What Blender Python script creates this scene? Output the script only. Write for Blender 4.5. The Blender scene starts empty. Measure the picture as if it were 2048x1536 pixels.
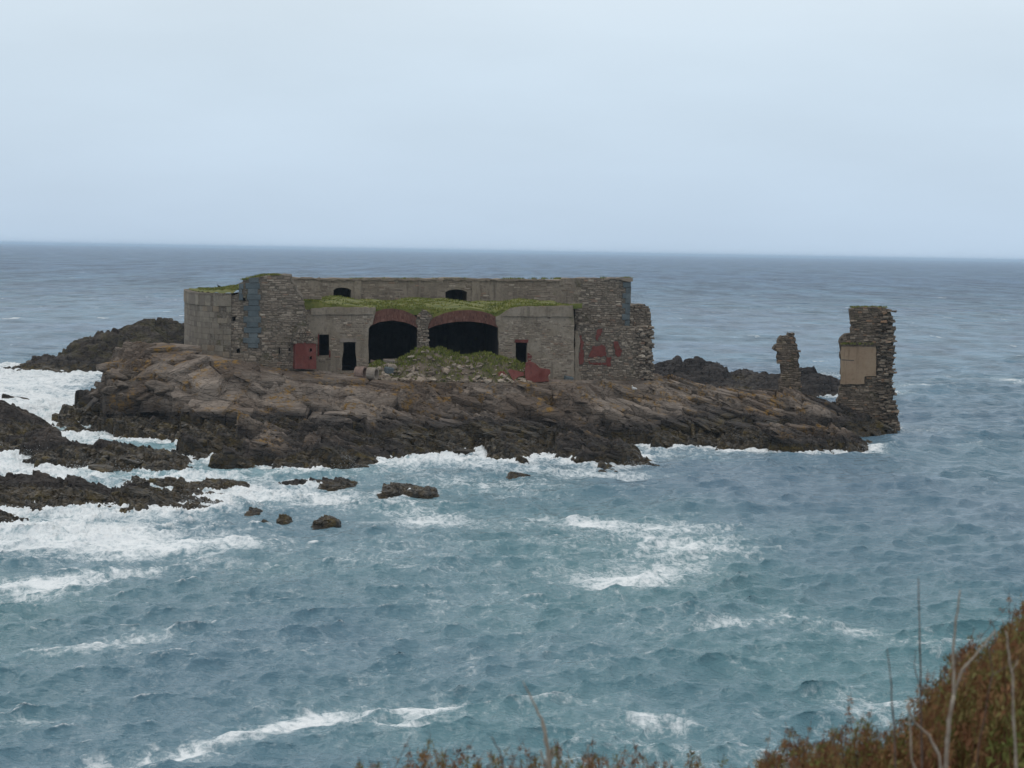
import bpy, bmesh, math, random
import numpy as np
from mathutils import Vector, Matrix
from mathutils.geometry import tessellate_polygon
random.seed(7); RNG = np.random.default_rng(7)
scene = bpy.context.scene
COL = scene.collection

# ------------------------------------------------------------------ camera
EYE = 14.3                       # metres above the water
FPX = 4000.0                     # focal length in pixels of the 2048 px wide photograph
PITCH, ROLL = math.atan(265 / FPX), math.atan(36 / 2048)
_F = np.array((0, math.cos(PITCH), -math.sin(PITCH)))
_U0 = np.array((0, math.sin(PITCH), math.cos(PITCH)))
_R0 = np.array((1.0, 0, 0))
CAM_R = _R0 * math.cos(ROLL) + _U0 * math.sin(ROLL)
CAM_U = _U0 * math.cos(ROLL) - _R0 * math.sin(ROLL)
cd = bpy.data.cameras.new('camera'); cam = bpy.data.objects.new('camera', cd); COL.objects.link(cam)
cd.sensor_width = 36; cd.lens = FPX / 2048 * 36
cd.clip_start = 0.1; cd.clip_end = 90000
m = Matrix.Identity(4)
for i in range(3):
    m[i][0], m[i][1], m[i][2] = CAM_R[i], CAM_U[i], -_F[i]
m[2][3] = EYE
cam.matrix_world = m
cd.dof.use_dof = True; cd.dof.focus_distance = 160; cd.dof.aperture_fstop = 8.0
scene.camera = cam

def ray(px, py):
    return _F + CAM_R * ((px - 1024) / FPX) + CAM_U * ((768 - py) / FPX)
def at(px, py, D):
    """the point seen at photo pixel (px, py), D metres out along +Y"""
    d = ray(px, py); d = d * (D / d[1])
    return np.array((d[0], d[1], d[2] + EYE))
def ground(px, py, z=0.0):
    d = ray(px, py); t = (z - EYE) / d[2]
    return np.array((d[0] * t, d[1] * t, z))

# ------------------------------------------------------------------ sky, sun, exposure
SUN_EL, SUN_AZ = math.radians(52), math.radians(-35)     # azimuth from +Y, clockwise positive
world = bpy.data.worlds.new('World'); scene.world = world; world.use_nodes = True
nt = world.node_tree; nt.nodes.clear()
def wn(t, **k):
    n = nt.nodes.new(t)
    for a, b in k.items(): setattr(n, a, b)
    return n
sky = wn('ShaderNodeTexSky', sky_type='NISHITA', sun_disc=False, sun_elevation=SUN_EL, sun_rotation=SUN_AZ,
         air_density=1.0, dust_density=2.0, ozone_density=1.5)
bg1 = wn('ShaderNodeBackground'); bg1.inputs['Strength'].default_value = 0.10
nt.links.new(sky.outputs[0], bg1.inputs[0])
tc = wn('ShaderNodeTexCoord'); sx = wn('ShaderNodeSeparateXYZ'); nt.links.new(tc.outputs['Generated'], sx.inputs[0])
ramp = wn('ShaderNodeValToRGB'); nt.links.new(sx.outputs['Z'], ramp.inputs[0])
cr = ramp.color_ramp; cr.interpolation = 'B_SPLINE'
cr.elements[0].position = 0.0; cr.elements[0].color = (0.53, 0.675, 0.845, 1)
cr.elements[1].position = 1.0; cr.elements[1].color = (0.90, 0.905, 0.90, 1)
e = cr.elements.new(0.055); e.color = (0.585, 0.72, 0.865, 1)
e = cr.elements.new(0.13); e.color = (0.67, 0.785, 0.88, 1)
e = cr.elements.new(0.4); e.color = (0.86, 0.875, 0.88, 1)
mp = wn('ShaderNodeMapping'); mp.inputs['Scale'].default_value = (2.0, 2.0, 8.0); nt.links.new(tc.outputs['Generated'], mp.inputs[0])
no = wn('ShaderNodeTexNoise'); no.inputs['Scale'].default_value = 2.2; no.inputs['Detail'].default_value = 5; no.inputs['Roughness'].default_value = 0.5
nt.links.new(mp.outputs[0], no.inputs['Vector'])
mr = wn('ShaderNodeMapRange'); mr.inputs['From Min'].default_value = 0.3; mr.inputs['From Max'].default_value = 0.7
mr.inputs['To Min'].default_value = 0.95; mr.inputs['To Max'].default_value = 1.05
nt.links.new(no.outputs['Fac'], mr.inputs['Value'])
vm = wn('ShaderNodeVectorMath', operation='SCALE'); nt.links.new(ramp.outputs[0], vm.inputs[0]); nt.links.new(mr.outputs[0], vm.inputs['Scale'])
bg2 = wn('ShaderNodeBackground'); bg2.inputs['Strength'].default_value = 1.0; nt.links.new(vm.outputs[0], bg2.inputs[0])
mix = wn('ShaderNodeMixShader'); mix.inputs[0].default_value = 0.93
nt.links.new(bg1.outputs[0], mix.inputs[1]); nt.links.new(bg2.outputs[0], mix.inputs[2])
wo = wn('ShaderNodeOutputWorld'); nt.links.new(mix.outputs[0], wo.inputs['Surface'])

sl = bpy.data.lights.new('sun', 'SUN'); sl.energy = 0.7; sl.angle = math.radians(25); sl.color = (1, 0.96, 0.9)
sun = bpy.data.objects.new('sun', sl); COL.objects.link(sun)
sd = Vector((math.sin(SUN_AZ) * math.cos(SUN_EL), math.cos(SUN_AZ) * math.cos(SUN_EL), math.sin(SUN_EL)))
sun.rotation_euler = sd.to_track_quat('Z', 'Y').to_euler()
sun.location = (0, 0, 60)

scene.view_settings.view_transform = 'Standard'; scene.view_settings.look = 'None'
scene.view_settings.exposure = 0.0; scene.view_settings.gamma = 1.0
scene.cycles.use_denoising = True
scene.cycles.max_bounces = 5; scene.cycles.volume_bounces = 1
scene.cycles.use_adaptive_sampling = True; scene.cycles.adaptive_threshold = 0.015
scene.render.film_transparent = False

# ------------------------------------------------------------------ helpers
def tag(o, label=None, cat=None, group=None, kind=None):
    if label: o['label'] = label
    if cat: o['category'] = cat
    if group: o['group'] = group
    if kind: o['kind'] = kind
    return o
def empty(name, loc, label, cat, group=None):
    o = bpy.data.objects.new(name, None); COL.objects.link(o); o.location = loc; o.empty_display_size = 0.3
    return tag(o, label, cat, group)
def mesh_np(name, V, F, mat, parent=None, smooth=False, attrs=None):
    """V (n,3) array, F list of faces or (m,3)/(m,4) array; attrs {name: per-vertex floats}; world coordinates"""
    me = bpy.data.meshes.new(name)
    V = np.asarray(V, dtype=np.float64)
    off = np.zeros(3)
    if parent is not None:
        off = np.array(parent.location) if parent.parent is None else np.array(parent.get('_org', (0, 0, 0)))
    else:
        off = np.array((V[:, 0].mean(), V[:, 1].mean(), V[:, 2].min()))
    org = off
    if parent is not None:           # give every part an origin at its own middle
        org = V.mean(0)
    L = V - org
    if isinstance(F, np.ndarray):
        k = F.shape[1]; n = F.shape[0]
        me.vertices.add(len(L)); me.vertices.foreach_set('co', L.astype(np.float32).ravel())
        me.loops.add(n * k); me.loops.foreach_set('vertex_index', F.astype(np.int32).ravel())
        me.polygons.add(n); me.polygons.foreach_set('loop_start', np.arange(0, n * k, k, dtype=np.int32))
        me.update(calc_edges=True)
    else:
        me.from_pydata(L.tolist(), [], F); me.update()
    if smooth: me.polygons.foreach_set('use_smooth', np.ones(len(me.polygons), dtype=bool))
    for an, av in (attrs or {}).items():
        a = me.attributes.new(an, 'FLOAT', 'POINT'); a.data.foreach_set('value', np.asarray(av, dtype=np.float32))
    me.materials.append(mat)
    o = bpy.data.objects.new(name, me); COL.objects.link(o)
    o['_org'] = tuple(float(c) for c in org)
    if parent is not None:
        o.parent = parent
        o.location = tuple(org - off)
    else:
        o.location = tuple(org)
    return o
class Geo:
    """collects vertices and faces, with one float per vertex named tint"""
    def __init__(s): s.v = []; s.f = []; s.t = []; s.n = 0
    def add(s, V, F, tint=0.5):
        V = np.asarray(V, dtype=float); k = s.n
        s.v.append(V); s.n += len(V)
        s.f.extend([tuple(i + k for i in f) for f in F]); s.t.append(np.full(len(V), tint))
    def build(s, name, mat, parent=None, smooth=False):
        if not s.v: return None
        return mesh_np(name, np.concatenate(s.v), s.f, mat, parent, smooth, {'tint': np.concatenate(s.t)})
def finish():
    for o in bpy.data.objects:
        if '_org' in o: del o['_org']

# periodic fractal noise sampled anywhere
class Tex:
    def __init__(s, n, beta, seed, lo=1, hi=None):
        r = np.random.default_rng(seed)
        kx = np.fft.fftfreq(n) * n; k = np.sqrt(kx[:, None] ** 2 + kx[None, :] ** 2); k[0, 0] = 1
        a = k ** (-beta); a[0, 0] = 0; a[k < lo] = 0
        if hi: a[k > hi] = 0
        t = np.fft.ifft2(np.fft.fft2(r.standard_normal((n, n))) * a).real
        s.t = (t - t.mean()) / t.std(); s.n = n
    def __call__(s, x, y):                      # x, y in periods
        return bil(s.t, np.asarray(x) * s.n, np.asarray(y) * s.n, True)
def bil(t, u, v, wrap=False):
    u0 = np.floor(u).astype(np.int64); v0 = np.floor(v).astype(np.int64); fu = u - u0; fv = v - v0
    if wrap:
        a, b = u0 % t.shape[0], (u0 + 1) % t.shape[0]; c, d = v0 % t.shape[1], (v0 + 1) % t.shape[1]
    else:
        a, b = np.clip(u0, 0, t.shape[0] - 1), np.clip(u0 + 1, 0, t.shape[0] - 1); c, d = np.clip(v0, 0, t.shape[1] - 1), np.clip(v0 + 1, 0, t.shape[1] - 1)
    return (t[a, c] * (1 - fu) + t[b, c] * fu) * (1 - fv) + (t[a, d] * (1 - fu) + t[b, d] * fu) * fv
FBM = Tex(512, 1.7, 3); FBM2 = Tex(512, 1.25, 4)
def sstep(a, b, x):
    t = np.clip((x - a) / (b - a), 0, 1); return t * t * (3 - 2 * t)
def hash2(i, j, s):
    h = (i * 374761393 + j * 668265263 + s * 1442695041) & 0x7fffffff
    h = ((h ^ (h >> 13)) * 1274126177) & 0x7fffffff
    return ((h ^ (h >> 16)) & 0xffff) / 65535.0
def voro(a, b, seed):
    ia = np.floor(a).astype(np.int64); ib = np.floor(b).astype(np.int64)
    f1 = np.full(a.shape, 9e9); f2 = f1.copy(); ca = np.zeros_like(a); cb = np.zeros_like(a); ci = np.zeros_like(ia); cj = np.zeros_like(ia)
    for di in (-1, 0, 1):
        for dj in (-1, 0, 1):
            i, j = ia + di, ib + dj
            x = i + 0.1 + 0.8 * hash2(i, j, seed); y = j + 0.1 + 0.8 * hash2(i, j, seed + 1)
            d = np.sqrt((a - x) ** 2 + (b - y) ** 2)
            near = d < f1
            f2 = np.where(near, f1, np.minimum(f2, d)); f1 = np.where(near, d, f1)
            ca = np.where(near, x, ca); cb = np.where(near, y, cb); ci = np.where(near, i, ci); cj = np.where(near, j, cj)
    return f1, f2, ca, cb, hash2(ci, cj, seed + 2), hash2(ci, cj, seed + 3), hash2(ci, cj, seed + 4)

# ------------------------------------------------------------------ material helper
class Mat:
    def __init__(s, name, rough=0.9, spec=0.3):
        s.m = bpy.data.materials.new(name); s.m.use_nodes = True; s.nt = s.m.node_tree
        s.b = s.nt.nodes['Principled BSDF']; s.b.inputs['Roughness'].default_value = rough
        s.b.inputs['Specular IOR Level'].default_value = spec
        s.pos = s.n('ShaderNodeNewGeometry').outputs['Position']
    def n(s, t, **k):
        n = s.nt.nodes.new(t)
        for a, b in k.items(): setattr(n, a, b)
        return n
    def link(s, a, b): s.nt.links.new(a, b)
    def _in(s, sock, v):
        if isinstance(v, bpy.types.NodeSocket): s.link(v, sock)
        elif isinstance(v, (tuple, list)) and len(v) == 3 and sock.type == 'RGBA': sock.default_value = (*v, 1)
        else: sock.default_value = v
    def mapped(s, scale=(1, 1, 1), rot=(0, 0, 0), src=None):
        mp = s.n('ShaderNodeMapping'); s.link(src or s.pos, mp.inputs[0])
        mp.inputs['Scale'].default_value = scale; mp.inputs['Rotation'].default_value = rot
        return mp.outputs[0]
    def noise(s, scale, detail=4, rough=0.55, vec=None, dist=0):
        n = s.n('ShaderNodeTexNoise'); s.link(vec or s.pos, n.inputs['Vector'])
        n.inputs['Scale'].default_value = scale; n.inputs['Detail'].default_value = detail
        n.inputs['Roughness'].default_value = rough; n.inputs['Distortion'].default_value = dist
        return n.outputs['Fac']
    def voronoi(s, scale, vec=None, feature='F1', out='Distance'):
        n = s.n('ShaderNodeTexVoronoi', feature=feature); s.link(vec or s.pos, n.inputs['Vector']); n.inputs['Scale'].default_value = scale
        return n.outputs[out]
    def math(s, op, a, b=0.0, clamp=False):
        n = s.n('ShaderNodeMath', operation=op, use_clamp=clamp); s._in(n.inputs[0], a); s._in(n.inputs[1], b); return n.outputs[0]
    def rng(s, v, a, b, c=0.0, d=1.0):
        n = s.n('ShaderNodeMapRange', interpolation_type='SMOOTHSTEP'); s._in(n.inputs['Value'], v)
        for k, x in zip(('From Min', 'From Max', 'To Min', 'To Max'), (a, b, c, d)): n.inputs[k].default_value = x
        return n.outputs['Result']
    def mix(s, f, a, b, mode='MIX'):
        n = s.n('ShaderNodeMix', data_type='RGBA', blend_type=mode)
        s._in(n.inputs[0], f); s._in(n.inputs[6], a); s._in(n.inputs[7], b); return n.outputs[2]
    def ramp(s, f, *stops):
        n = s.n('ShaderNodeValToRGB'); s._in(n.inputs[0], f); c = n.color_ramp
        while len(c.elements) < len(stops): c.elements.new(0.5)
        for e, (p, col) in zip(c.elements, stops): e.position = p; e.color = (*col, 1)
        return n.outputs[0]
    def attr(s, name): return s.n('ShaderNodeAttribute', attribute_name=name).outputs['Fac']
    def scale(s, col, f):
        n = s.n('ShaderNodeVectorMath', operation='SCALE'); s._in(n.inputs[0], col); s._in(n.inputs['Scale'], f); return n.outputs[0]
    def z(s):
        n = s.n('ShaderNodeSeparateXYZ'); s.link(s.pos, n.inputs[0]); return n.outputs['Z']
    def bump(s, h, strength=0.5, dist=0.1, prev=None):
        n = s.n('ShaderNodeBump'); n.inputs['Strength'].default_value = strength; n.inputs['Distance'].default_value = dist
        s.link(h, n.inputs['Height'])
        if prev is not None: s.link(prev, n.inputs['Normal'])
        return n.outputs['Normal']
    def out(s, col, normal=None, rough=None):
        s._in(s.b.inputs['Base Color'], col)
        if normal is not None: s.link(normal, s.b.inputs['Normal'])
        if rough is not None: s._in(s.b.inputs['Roughness'], rough)
        return s.m
# ------------------------------------------------------------------ materials
BED = (0.0, math.radians(24), math.radians(12))          # bedding dips to the right
def rock_material(name, top_a, top_b, zone=1.25, lichen=0.5, dark=(0.027, 0.023, 0.021), weed=(0.052, 0.036, 0.015), olive=0.0):
    M = Mat(name, 0.82, 0.25)
    bed = M.mapped((0.5, 0.8, 3.2), BED)
    big = M.noise(0.16, 5, 0.6); mid = M.noise(1.1, 6, 0.6, bed); fine = M.noise(5, 6, 0.65, bed)
    t = M.math('MULTIPLY_ADD', M.attr('tint'), 0.55); t.node.inputs[2].default_value = 0.0
    t = M.math('ADD', t, M.math('MULTIPLY', mid, 0.55))
    c = M.ramp(t, (0.18, tuple(x * 0.35 for x in top_a)), (0.40, tuple(x * 0.8 for x in top_a)), (0.62, top_b), (0.85, tuple(x * 1.35 for x in top_b)))
    c = M.mix(M.rng(big, 0.44, 0.58, 0, 0.7), c, tuple(0.42 * (a + b) / 2 * k for a, b, k in zip(top_a, top_b, (1.1, 0.92, 0.8))))
    c = M.mix(M.rng(fine, 0.5, 0.8, 0, 0.55), c, (0.075, 0.062, 0.055))
    # ochre lichen in patches
    li = M.math('MULTIPLY', M.rng(M.noise(0.55, 5, 0.65), 0.50, 0.62), M.rng(M.noise(3.0, 4, 0.6), 0.42, 0.6))
    c = M.mix(M.math('MULTIPLY', li, lichen), c, (0.24, 0.135, 0.028))
    if olive: c = M.mix(M.math('MULTIPLY', M.rng(M.noise(0.8, 4), 0.42, 0.62), olive), c, (0.085, 0.075, 0.022))
    # tide zones: black lichen, then brown weed
    zz = M.math('ADD', M.z(), M.math('MULTIPLY', M.math('SUBTRACT', M.noise(0.35, 5, 0.65), 0.5), 2.4))
    zz = M.math('ADD', zz, M.math('MULTIPLY', M.math('SUBTRACT', M.noise(0.10, 3, 0.5), 0.5), 4.0))
    dk = M.mix(M.rng(mid, 0.35, 0.7), dark, tuple(x * 2.1 for x in dark))
    c = M.mix(M.rng(zz, zone + 0.75, zone - 0.35), c, dk)
    wd = M.mix(M.rng(M.noise(2.2, 4), 0.35, 0.65), weed, (0.024, 0.022, 0.018))
    wd = M.mix(M.math('MULTIPLY', M.rng(M.noise(0.9, 3), 0.55, 0.7), 0.7), wd, (0.10, 0.07, 0.012))
    c = M.mix(M.rng(zz, zone - 0.25, zone - 0.75), c, wd)
    wet = M.rng(zz, 0.15, zone, 0.38, 0.88)
    h = M.math('ADD', M.math('MULTIPLY', mid, 1.0), M.math('MULTIPLY', fine, 0.45))
    je = M.voronoi(0.55, M.mapped((0.75, 1.1, 1.9), BED), 'DISTANCE_TO_EDGE'); je2 = M.voronoi(2.0, M.mapped((0.7, 1.1, 1.7), BED), 'DISTANCE_TO_EDGE')
    n = M.bump(M.rng(je, 0.0, 0.08), 0.7, 0.16)
    n = M.bump(M.rng(je2, 0.0, 0.12), 0.8, 0.09, n)
    n = M.bump(h, 0.7, 0.15, n)
    n = M.bump(M.noise(16, 5, 0.7), 0.5, 0.05, n)
    return M.out(c, n, wet)
M_ISLAND = rock_material('pink grey granite', (0.142, 0.116, 0.094), (0.215, 0.177, 0.147), zone=1.65, lichen=0.9)
M_REEF = rock_material('wet reef rock', (0.06, 0.048, 0.042), (0.085, 0.07, 0.06), zone=1.5, lichen=0.15)
M_BACKROCK = rock_material('dark stack rock', (0.040, 0.035, 0.031), (0.068, 0.057, 0.048), zone=1.8, lichen=0.05, olive=0.35)
M_FARROCK = rock_material('black skerry rock', (0.028, 0.025, 0.025), (0.04, 0.035, 0.034), zone=1.2, lichen=0.0)

def water_material():
    M = Mat('sea water', 0.12, 0.5)
    M.b.inputs['IOR'].default_value = 1.333
    foam = M.attr('foam'); milk = M.attr('milk')
    p = M.n('ShaderNodeSeparateXYZ'); M.link(M.pos, p.inputs[0])
    # bottom colour in patches; weaker sky reflection with distance is put into the colour
    tone = M.noise(0.028, 3, 0.5, M.mapped((1, 0.55, 1)))
    near = M.rng(p.outputs['Y'], 60, 190)
    teal = M.mix(near, (0.078, 0.192, 0.222), (0.072, 0.159, 0.230))
    grey = M.mix(near, (0.088, 0.182, 0.241), (0.075, 0.140, 0.218))
    c = M.mix(M.rng(tone, 0.40, 0.60), grey, teal)
    c = M.mix(M.rng(p.outputs['Y'], 260, 1400), c, (0.045, 0.115, 0.215))
    # gusts plus far wave light and shade painted into the open sea's colour
    g1 = M.math('MULTIPLY', M.math('SUBTRACT', M.noise(1.0, 4, 0.65, M.mapped((0.16, 0.045, 1))), 0.5), M.rng(p.outputs['Y'], 120, 300, 0, 2.6))
    g2 = M.math('MULTIPLY', M.math('SUBTRACT', M.noise(1.0, 4, 0.65, M.mapped((0.045, 0.007, 1))), 0.5), M.rng(p.outputs['Y'], 350, 900, 0, 2.8))
    gust_chop = M.math('MAXIMUM', 0.45, M.math('ADD', 1.0, M.math('ADD', g1, g2)))
    c = M.scale(c, gust_chop)
    c = M.mix(milk, c, (0.23, 0.40, 0.44))
    # lacy foam: broken up by noise so that it thins into streaks
    st = M.mapped((1.0, 0.62, 1.0), (0, 0, 0.2))
    l0 = M.noise(0.28, 3, 0.6, st, 0.8); l1 = M.noise(1.25, 6, 0.72, st, 1.0); l2 = M.noise(4.5, 3, 0.65, st, 0.5)
    lace = M.math('ADD', M.math('ADD', M.math('MULTIPLY', l1, 0.52), M.math('MULTIPLY', l0, 0.2)), M.math('MULTIPLY', l2, 0.28))
    lace = M.math('MULTIPLY_ADD', lace, 2.1); lace.node.inputs[2].default_value = -0.55
    thr = M.math('SUBTRACT', 0.80, M.math('MULTIPLY', foam, 0.52))
    d = M.math('SUBTRACT', lace, thr)
    f = M.math('MULTIPLY', M.math('POWER', M.rng(d, -0.14, 0.36), 1.2), M.rng(foam, 0.35, 0.95, 0.62, 1.0))
    far = M.rng(M.noise(0.13, 4, 0.65, M.mapped((1, 0.4, 1))), 0.655, 0.70)
    f = M.math('MAXIMUM', f, M.math('MULTIPLY', M.math('MULTIPLY', far, M.rng(p.outputs['Y'], 200, 300)), 0.75))
    c = M.mix(f, c, (0.80, 0.84, 0.86))
    r = M.math('ADD', M.math('MULTIPLY', f, 0.5), M.rng(p.outputs['Y'], 60, 900, 0.14, 0.34))
    # ripples below mesh resolution
    w1 = M.noise(2.6, 5, 0.6, M.mapped((0.55, 1.0, 1.0), (0, 0, 0.25)))
    w2 = M.noise(0.55, 5, 0.62, M.mapped((0.45, 1.0, 1.0), (0, 0, 0.2)))
    w3 = M.noise(0.11, 5, 0.6, M.mapped((0.4, 1.0, 1.0), (0, 0, 0.2)))
    n = M.bump(w1, 1.0, 0.22)
    n2 = M.bump(M.math('MULTIPLY', w2, M.rng(p.outputs['Y'], 70, 220)), 1.0, 1.3, n)
    n3 = M.bump(M.math('MULTIPLY', w3, M.rng(p.outputs['Y'], 250, 700)), 1.0, 9.0, n2)
    M.link(M.math('MULTIPLY', M.rng(p.outputs['Y'], 70, 260, 0.5, 0.24), gust_chop), M.b.inputs['Specular IOR Level'])
    return M.out(c, n3, r)
M_WATER = water_material()
# ------------------------------------------------------------------ rock masses
def mosaic(x, y, base_fn, cell=(3.0, 1.6), amp=0.5, seed=11, dip=-0.42, step=0.6, ang=0.25, soft=None):
    """cracked, bedded rock: tilted blocks that step along the base height"""
    ca_, sa_ = math.cos(ang), math.sin(ang)
    wx = x + 0.5 * FBM(x / 40, y / 40); wy = y + 0.5 * FBM(x / 40 + .37, y / 40 + .11)
    h = base_fn(x, y); tot = np.zeros_like(h); tint = np.zeros_like(h); k1 = 1.0 if soft is None else 1 - soft
    for lv, (k, A) in enumerate(((1.0, 0.9), (0.4, 0.5), (0.15, 0.18))):
        a = (wx * ca_ + wy * sa_) / (cell[0] * k); b = (-wx * sa_ + wy * ca_) / (cell[1] * k)
        f1, f2, ca, cb, r1, r2, r3 = voro(a, b, seed + 10 * lv)
        da = (a - ca) * cell[0] * k; db = (b - cb) * cell[1] * k
        px = (ca * cell[0] * k) * ca_ - (cb * cell[1] * k) * sa_; py = (ca * cell[0] * k) * sa_ + (cb * cell[1] * k) * ca_
        if lv < 2:
            hc = base_fn(px, py)
            tot += k1 * (hc - h) * step * (0.75 if lv == 0 else 0.3)
        tot += (0.35 + 0.65 * k1) * amp * A * ((r1 - 0.5) * 1.1) + k1 * da * (dip + 0.35 * (r2 - 0.5)) * (0.75, 0.7, 0.4)[lv] + (0.3 + 0.7 * k1) * db * ((r3 - 0.5) * 0.5 + 0.12) * (0.9, 0.7, 0.4)[lv]
        tot -= amp * (0.75, 0.6, 0.25)[lv] * sstep((0.06, 0.09, 0.13)[lv], 0.0, f2 - f1) * (0.6 + 0.4 * k1)
        tint += A * r1
    tot += 0.06 * amp * FBM2(x / 9, y / 9)
    return h + tot, np.clip(tint / 1.7, 0, 1)
LAND_X, LAND_Y, LAND_S = (-75.0, 75.0), (84.0, 280.0), 0.25
lx = np.arange(*LAND_X, LAND_S); ly = np.arange(*LAND_Y, LAND_S)
LX, LY = np.meshgrid(lx, ly, indexing='ij'); LAND = np.full(LX.shape, -3.0)
def add_land(fn, x0, x1, y0, y1):
    i0, i1 = max(0, int((x0 - LAND_X[0]) / LAND_S)), int((x1 - LAND_X[0]) / LAND_S)
    j0, j1 = max(0, int((y0 - LAND_Y[0]) / LAND_S)), int((y1 - LAND_Y[0]) / LAND_S)
    LAND[i0:i1, j0:j1] = np.maximum(LAND[i0:i1, j0:j1], fn(LX[i0:i1, j0:j1], LY[i0:i1, j0:j1])[0])
def height_mesh(name, fn, xs, ys, mat, cut=-1.2, smooth=False):
    X, Y = np.meshgrid(xs, ys, indexing='ij'); Z, T = fn(X, Y)
    nx, ny = X.shape
    jx = 0.35 * (xs[1] - xs[0]) * FBM2(X / 3, Y / 3); jy = 0.35 * (xs[1] - xs[0]) * FBM2(X / 3 + .5, Y / 3 + .2)
    V = np.stack((X + jx, Y + jy, np.maximum(Z, cut - 0.3)), -1).reshape(-1, 3)
    idx = np.arange(nx * ny).reshape(nx, ny)
    F = np.stack((idx[:-1, :-1], idx[1:, :-1], idx[1:, 1:], idx[:-1, 1:]), -1).reshape(-1, 4)
    keep = (Z.reshape(-1)[F].max(1) > cut)
    F = F[keep]
    used = np.unique(F); rm = np.full(len(V), -1); rm[used] = np.arange(len(used))
    return mesh_np(name, V[used], rm[F], mat, None, smooth, {'tint': T.reshape(-1)[used]})

# --- the island: control points (px, py, D) in the photograph and its depth
ISL = []
def cp(px, py, D): p = at(px, py, D); ISL.append((p[0], p[1], p[2]))
for a in [  # left rock with its pale slabs
    (190, 825, 157), (200, 780, 158), (225, 735, 159), (270, 700, 160), (300, 694, 159), (335, 692, 158), (365, 703, 158), (260, 770, 154), (230, 822, 151), (320, 760, 153), (330, 815, 149), (260, 700, 166), (200, 760, 168), (400, 713, 155), (400, 770, 151),
    (420, 830, 147), (470, 735, 154), (480, 790, 149), (500, 840, 145), (560, 760, 153), (580, 800, 148.5), (590, 843, 144), (650, 770, 153), (650, 810, 148), (690, 838, 144), (740, 768, 155), (760, 836, 145),
    # dark platform out to the water
    (160, 868, 149), (250, 868, 146), (340, 872, 144), (430, 872, 141.5), (500, 880, 139), (560, 900, 135.5), (640, 905, 134), (720, 910, 133.5), (800, 895, 137), (700, 870, 139.5), (600, 868, 140.5), (880, 870, 142), (880, 895, 139.5),
    # middle terrace and its face
    (820, 765, 158), (900, 768, 158), (1000, 768, 158), (1100, 770, 157.5), (820, 800, 152), (900, 800, 153), (980, 800, 153), (900, 845, 146.5), (980, 850, 146), (1000, 885, 140), (1050, 800, 153.5), (1060, 850, 146), (1100, 890, 139.5), (1180, 905, 138), (1250, 912, 138), (1310, 930, 135.5),
    (1150, 785, 156), (1150, 825, 152), (1150, 868, 149.5), (1230, 790, 157.5), (1250, 830, 153.5), (1250, 875, 149.5), (1330, 785, 161), (1340, 830, 155), (1340, 880, 150), (1420, 783, 164), (1430, 830, 157), (1430, 882, 150),
    (1500, 785, 166), (1520, 830, 159), (1520, 885, 149.5), (1580, 793, 168.5), (1600, 830, 161), (1600, 890, 149.5), (1660, 803, 169), (1670, 845, 160), (1680, 885, 151), (1735, 890, 150.5), (1700, 818, 168), (1740, 838, 167), (1790, 858, 166), (1760, 850, 169)]: cp(*a)
for px, D in ((620, 160), (750, 160), (900, 160), (1050, 160), (1140, 160), (620, 172), (800, 172), (1000, 172), (1200, 166), (1280, 166), (1280, 172), (500, 160), (430, 163), (500, 178), (800, 186), (1100, 182), (1250, 178)):
    ISL.append(((px - 1024) * D / FPX, D, 4.1))
def off(px, py, z=-2.0, D=None):                                 # points out in the water
    p = ground(px, py); ISL.append((p[0], p[1] if D is None else D, z))
for a in [(120, 890), (240, 895), (340, 890), (345, 925), (430, 950), (560, 958), (700, 960), (800, 942), (880, 932), (960, 925), (1020, 948), (1120, 960), (1200, 955), (1330, 960), (1380, 930), (1300, 907), (1200, 893, -1.2), (1440, 912), (1540, 922), (1640, 925), (1760, 912), (1800, 890), (1850, 868), (1690, 876, -.8), (150, 835), (120, 800), (1850, 840), (1850, 820)]: off(*a)
for px, D in ((330, 185), (420, 195), (600, 208), (800, 212), (1000, 208), (1200, 198), (1330, 182), (1400, 176), (1500, 178), (1580, 179), (1700, 179), (1790, 176), (260, 178), (190, 175), (150, 165), (130, 157)):
    ISL.append(((px - 1024) * D / FPX, D, -2.0))
ISL = np.array(ISL)
def tps_fit(P):
    n = len(P); d = np.sqrt(((P[:, None, :2] - P[None, :, :2]) ** 2).sum(-1)); K = np.abs(d) * 1.0
    K = K + np.eye(n) * -0.2
    A = np.zeros((n + 1, n + 1)); A[:n, :n] = K; A[:n, n] = 1; A[n, :n] = 1
    return np.linalg.solve(A, np.append(P[:, 2], 0))
_w = tps_fit(ISL)
gx = np.arange(-52, 52, 0.5); gy = np.arange(118, 222, 0.5)
GX, GY = np.meshgrid(gx, gy, indexing='ij'); GZ = np.full(GX.shape, _w[-1])
for (x, y, z), w in zip(ISL, _w[:-1]): GZ += w * np.hypot(GX - x, GY - y)
_edge = np.minimum(np.minimum(GX + 52, 52 - GX), np.minimum(GY - 118, 222 - GY)); GZ = np.where(_edge < 8, np.minimum(GZ, -2), GZ)
SHORE = [ground(px, py)[:2] for px, py in ((125, 852), (150, 874), (210, 882), (300, 884), (345, 886), (425, 882), (395, 895), (352, 905), (350, 916), (385, 926), (430, 933), (520, 936), (620, 939), (700, 941), (760, 934), (800, 923), (830, 916), (880, 911), (960, 906), (985, 912), (1010, 925), (1040, 935), (1062, 931), (1050, 918), (1070, 910), (1110, 915), (1140, 918), (1180, 936), (1230, 939), (1280, 936), (1332, 935), (1300, 915), (1260, 908), (1225, 902), (1190, 889), (1230, 893), (1320, 894), (1420, 897), (1462, 893), (1480, 897), (1530, 906), (1600, 911), (1660, 906), (1745, 893), (1700, 880), (1660, 869), (1720, 869), (1790, 867), (1808, 858), (1795, 846))]
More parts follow.
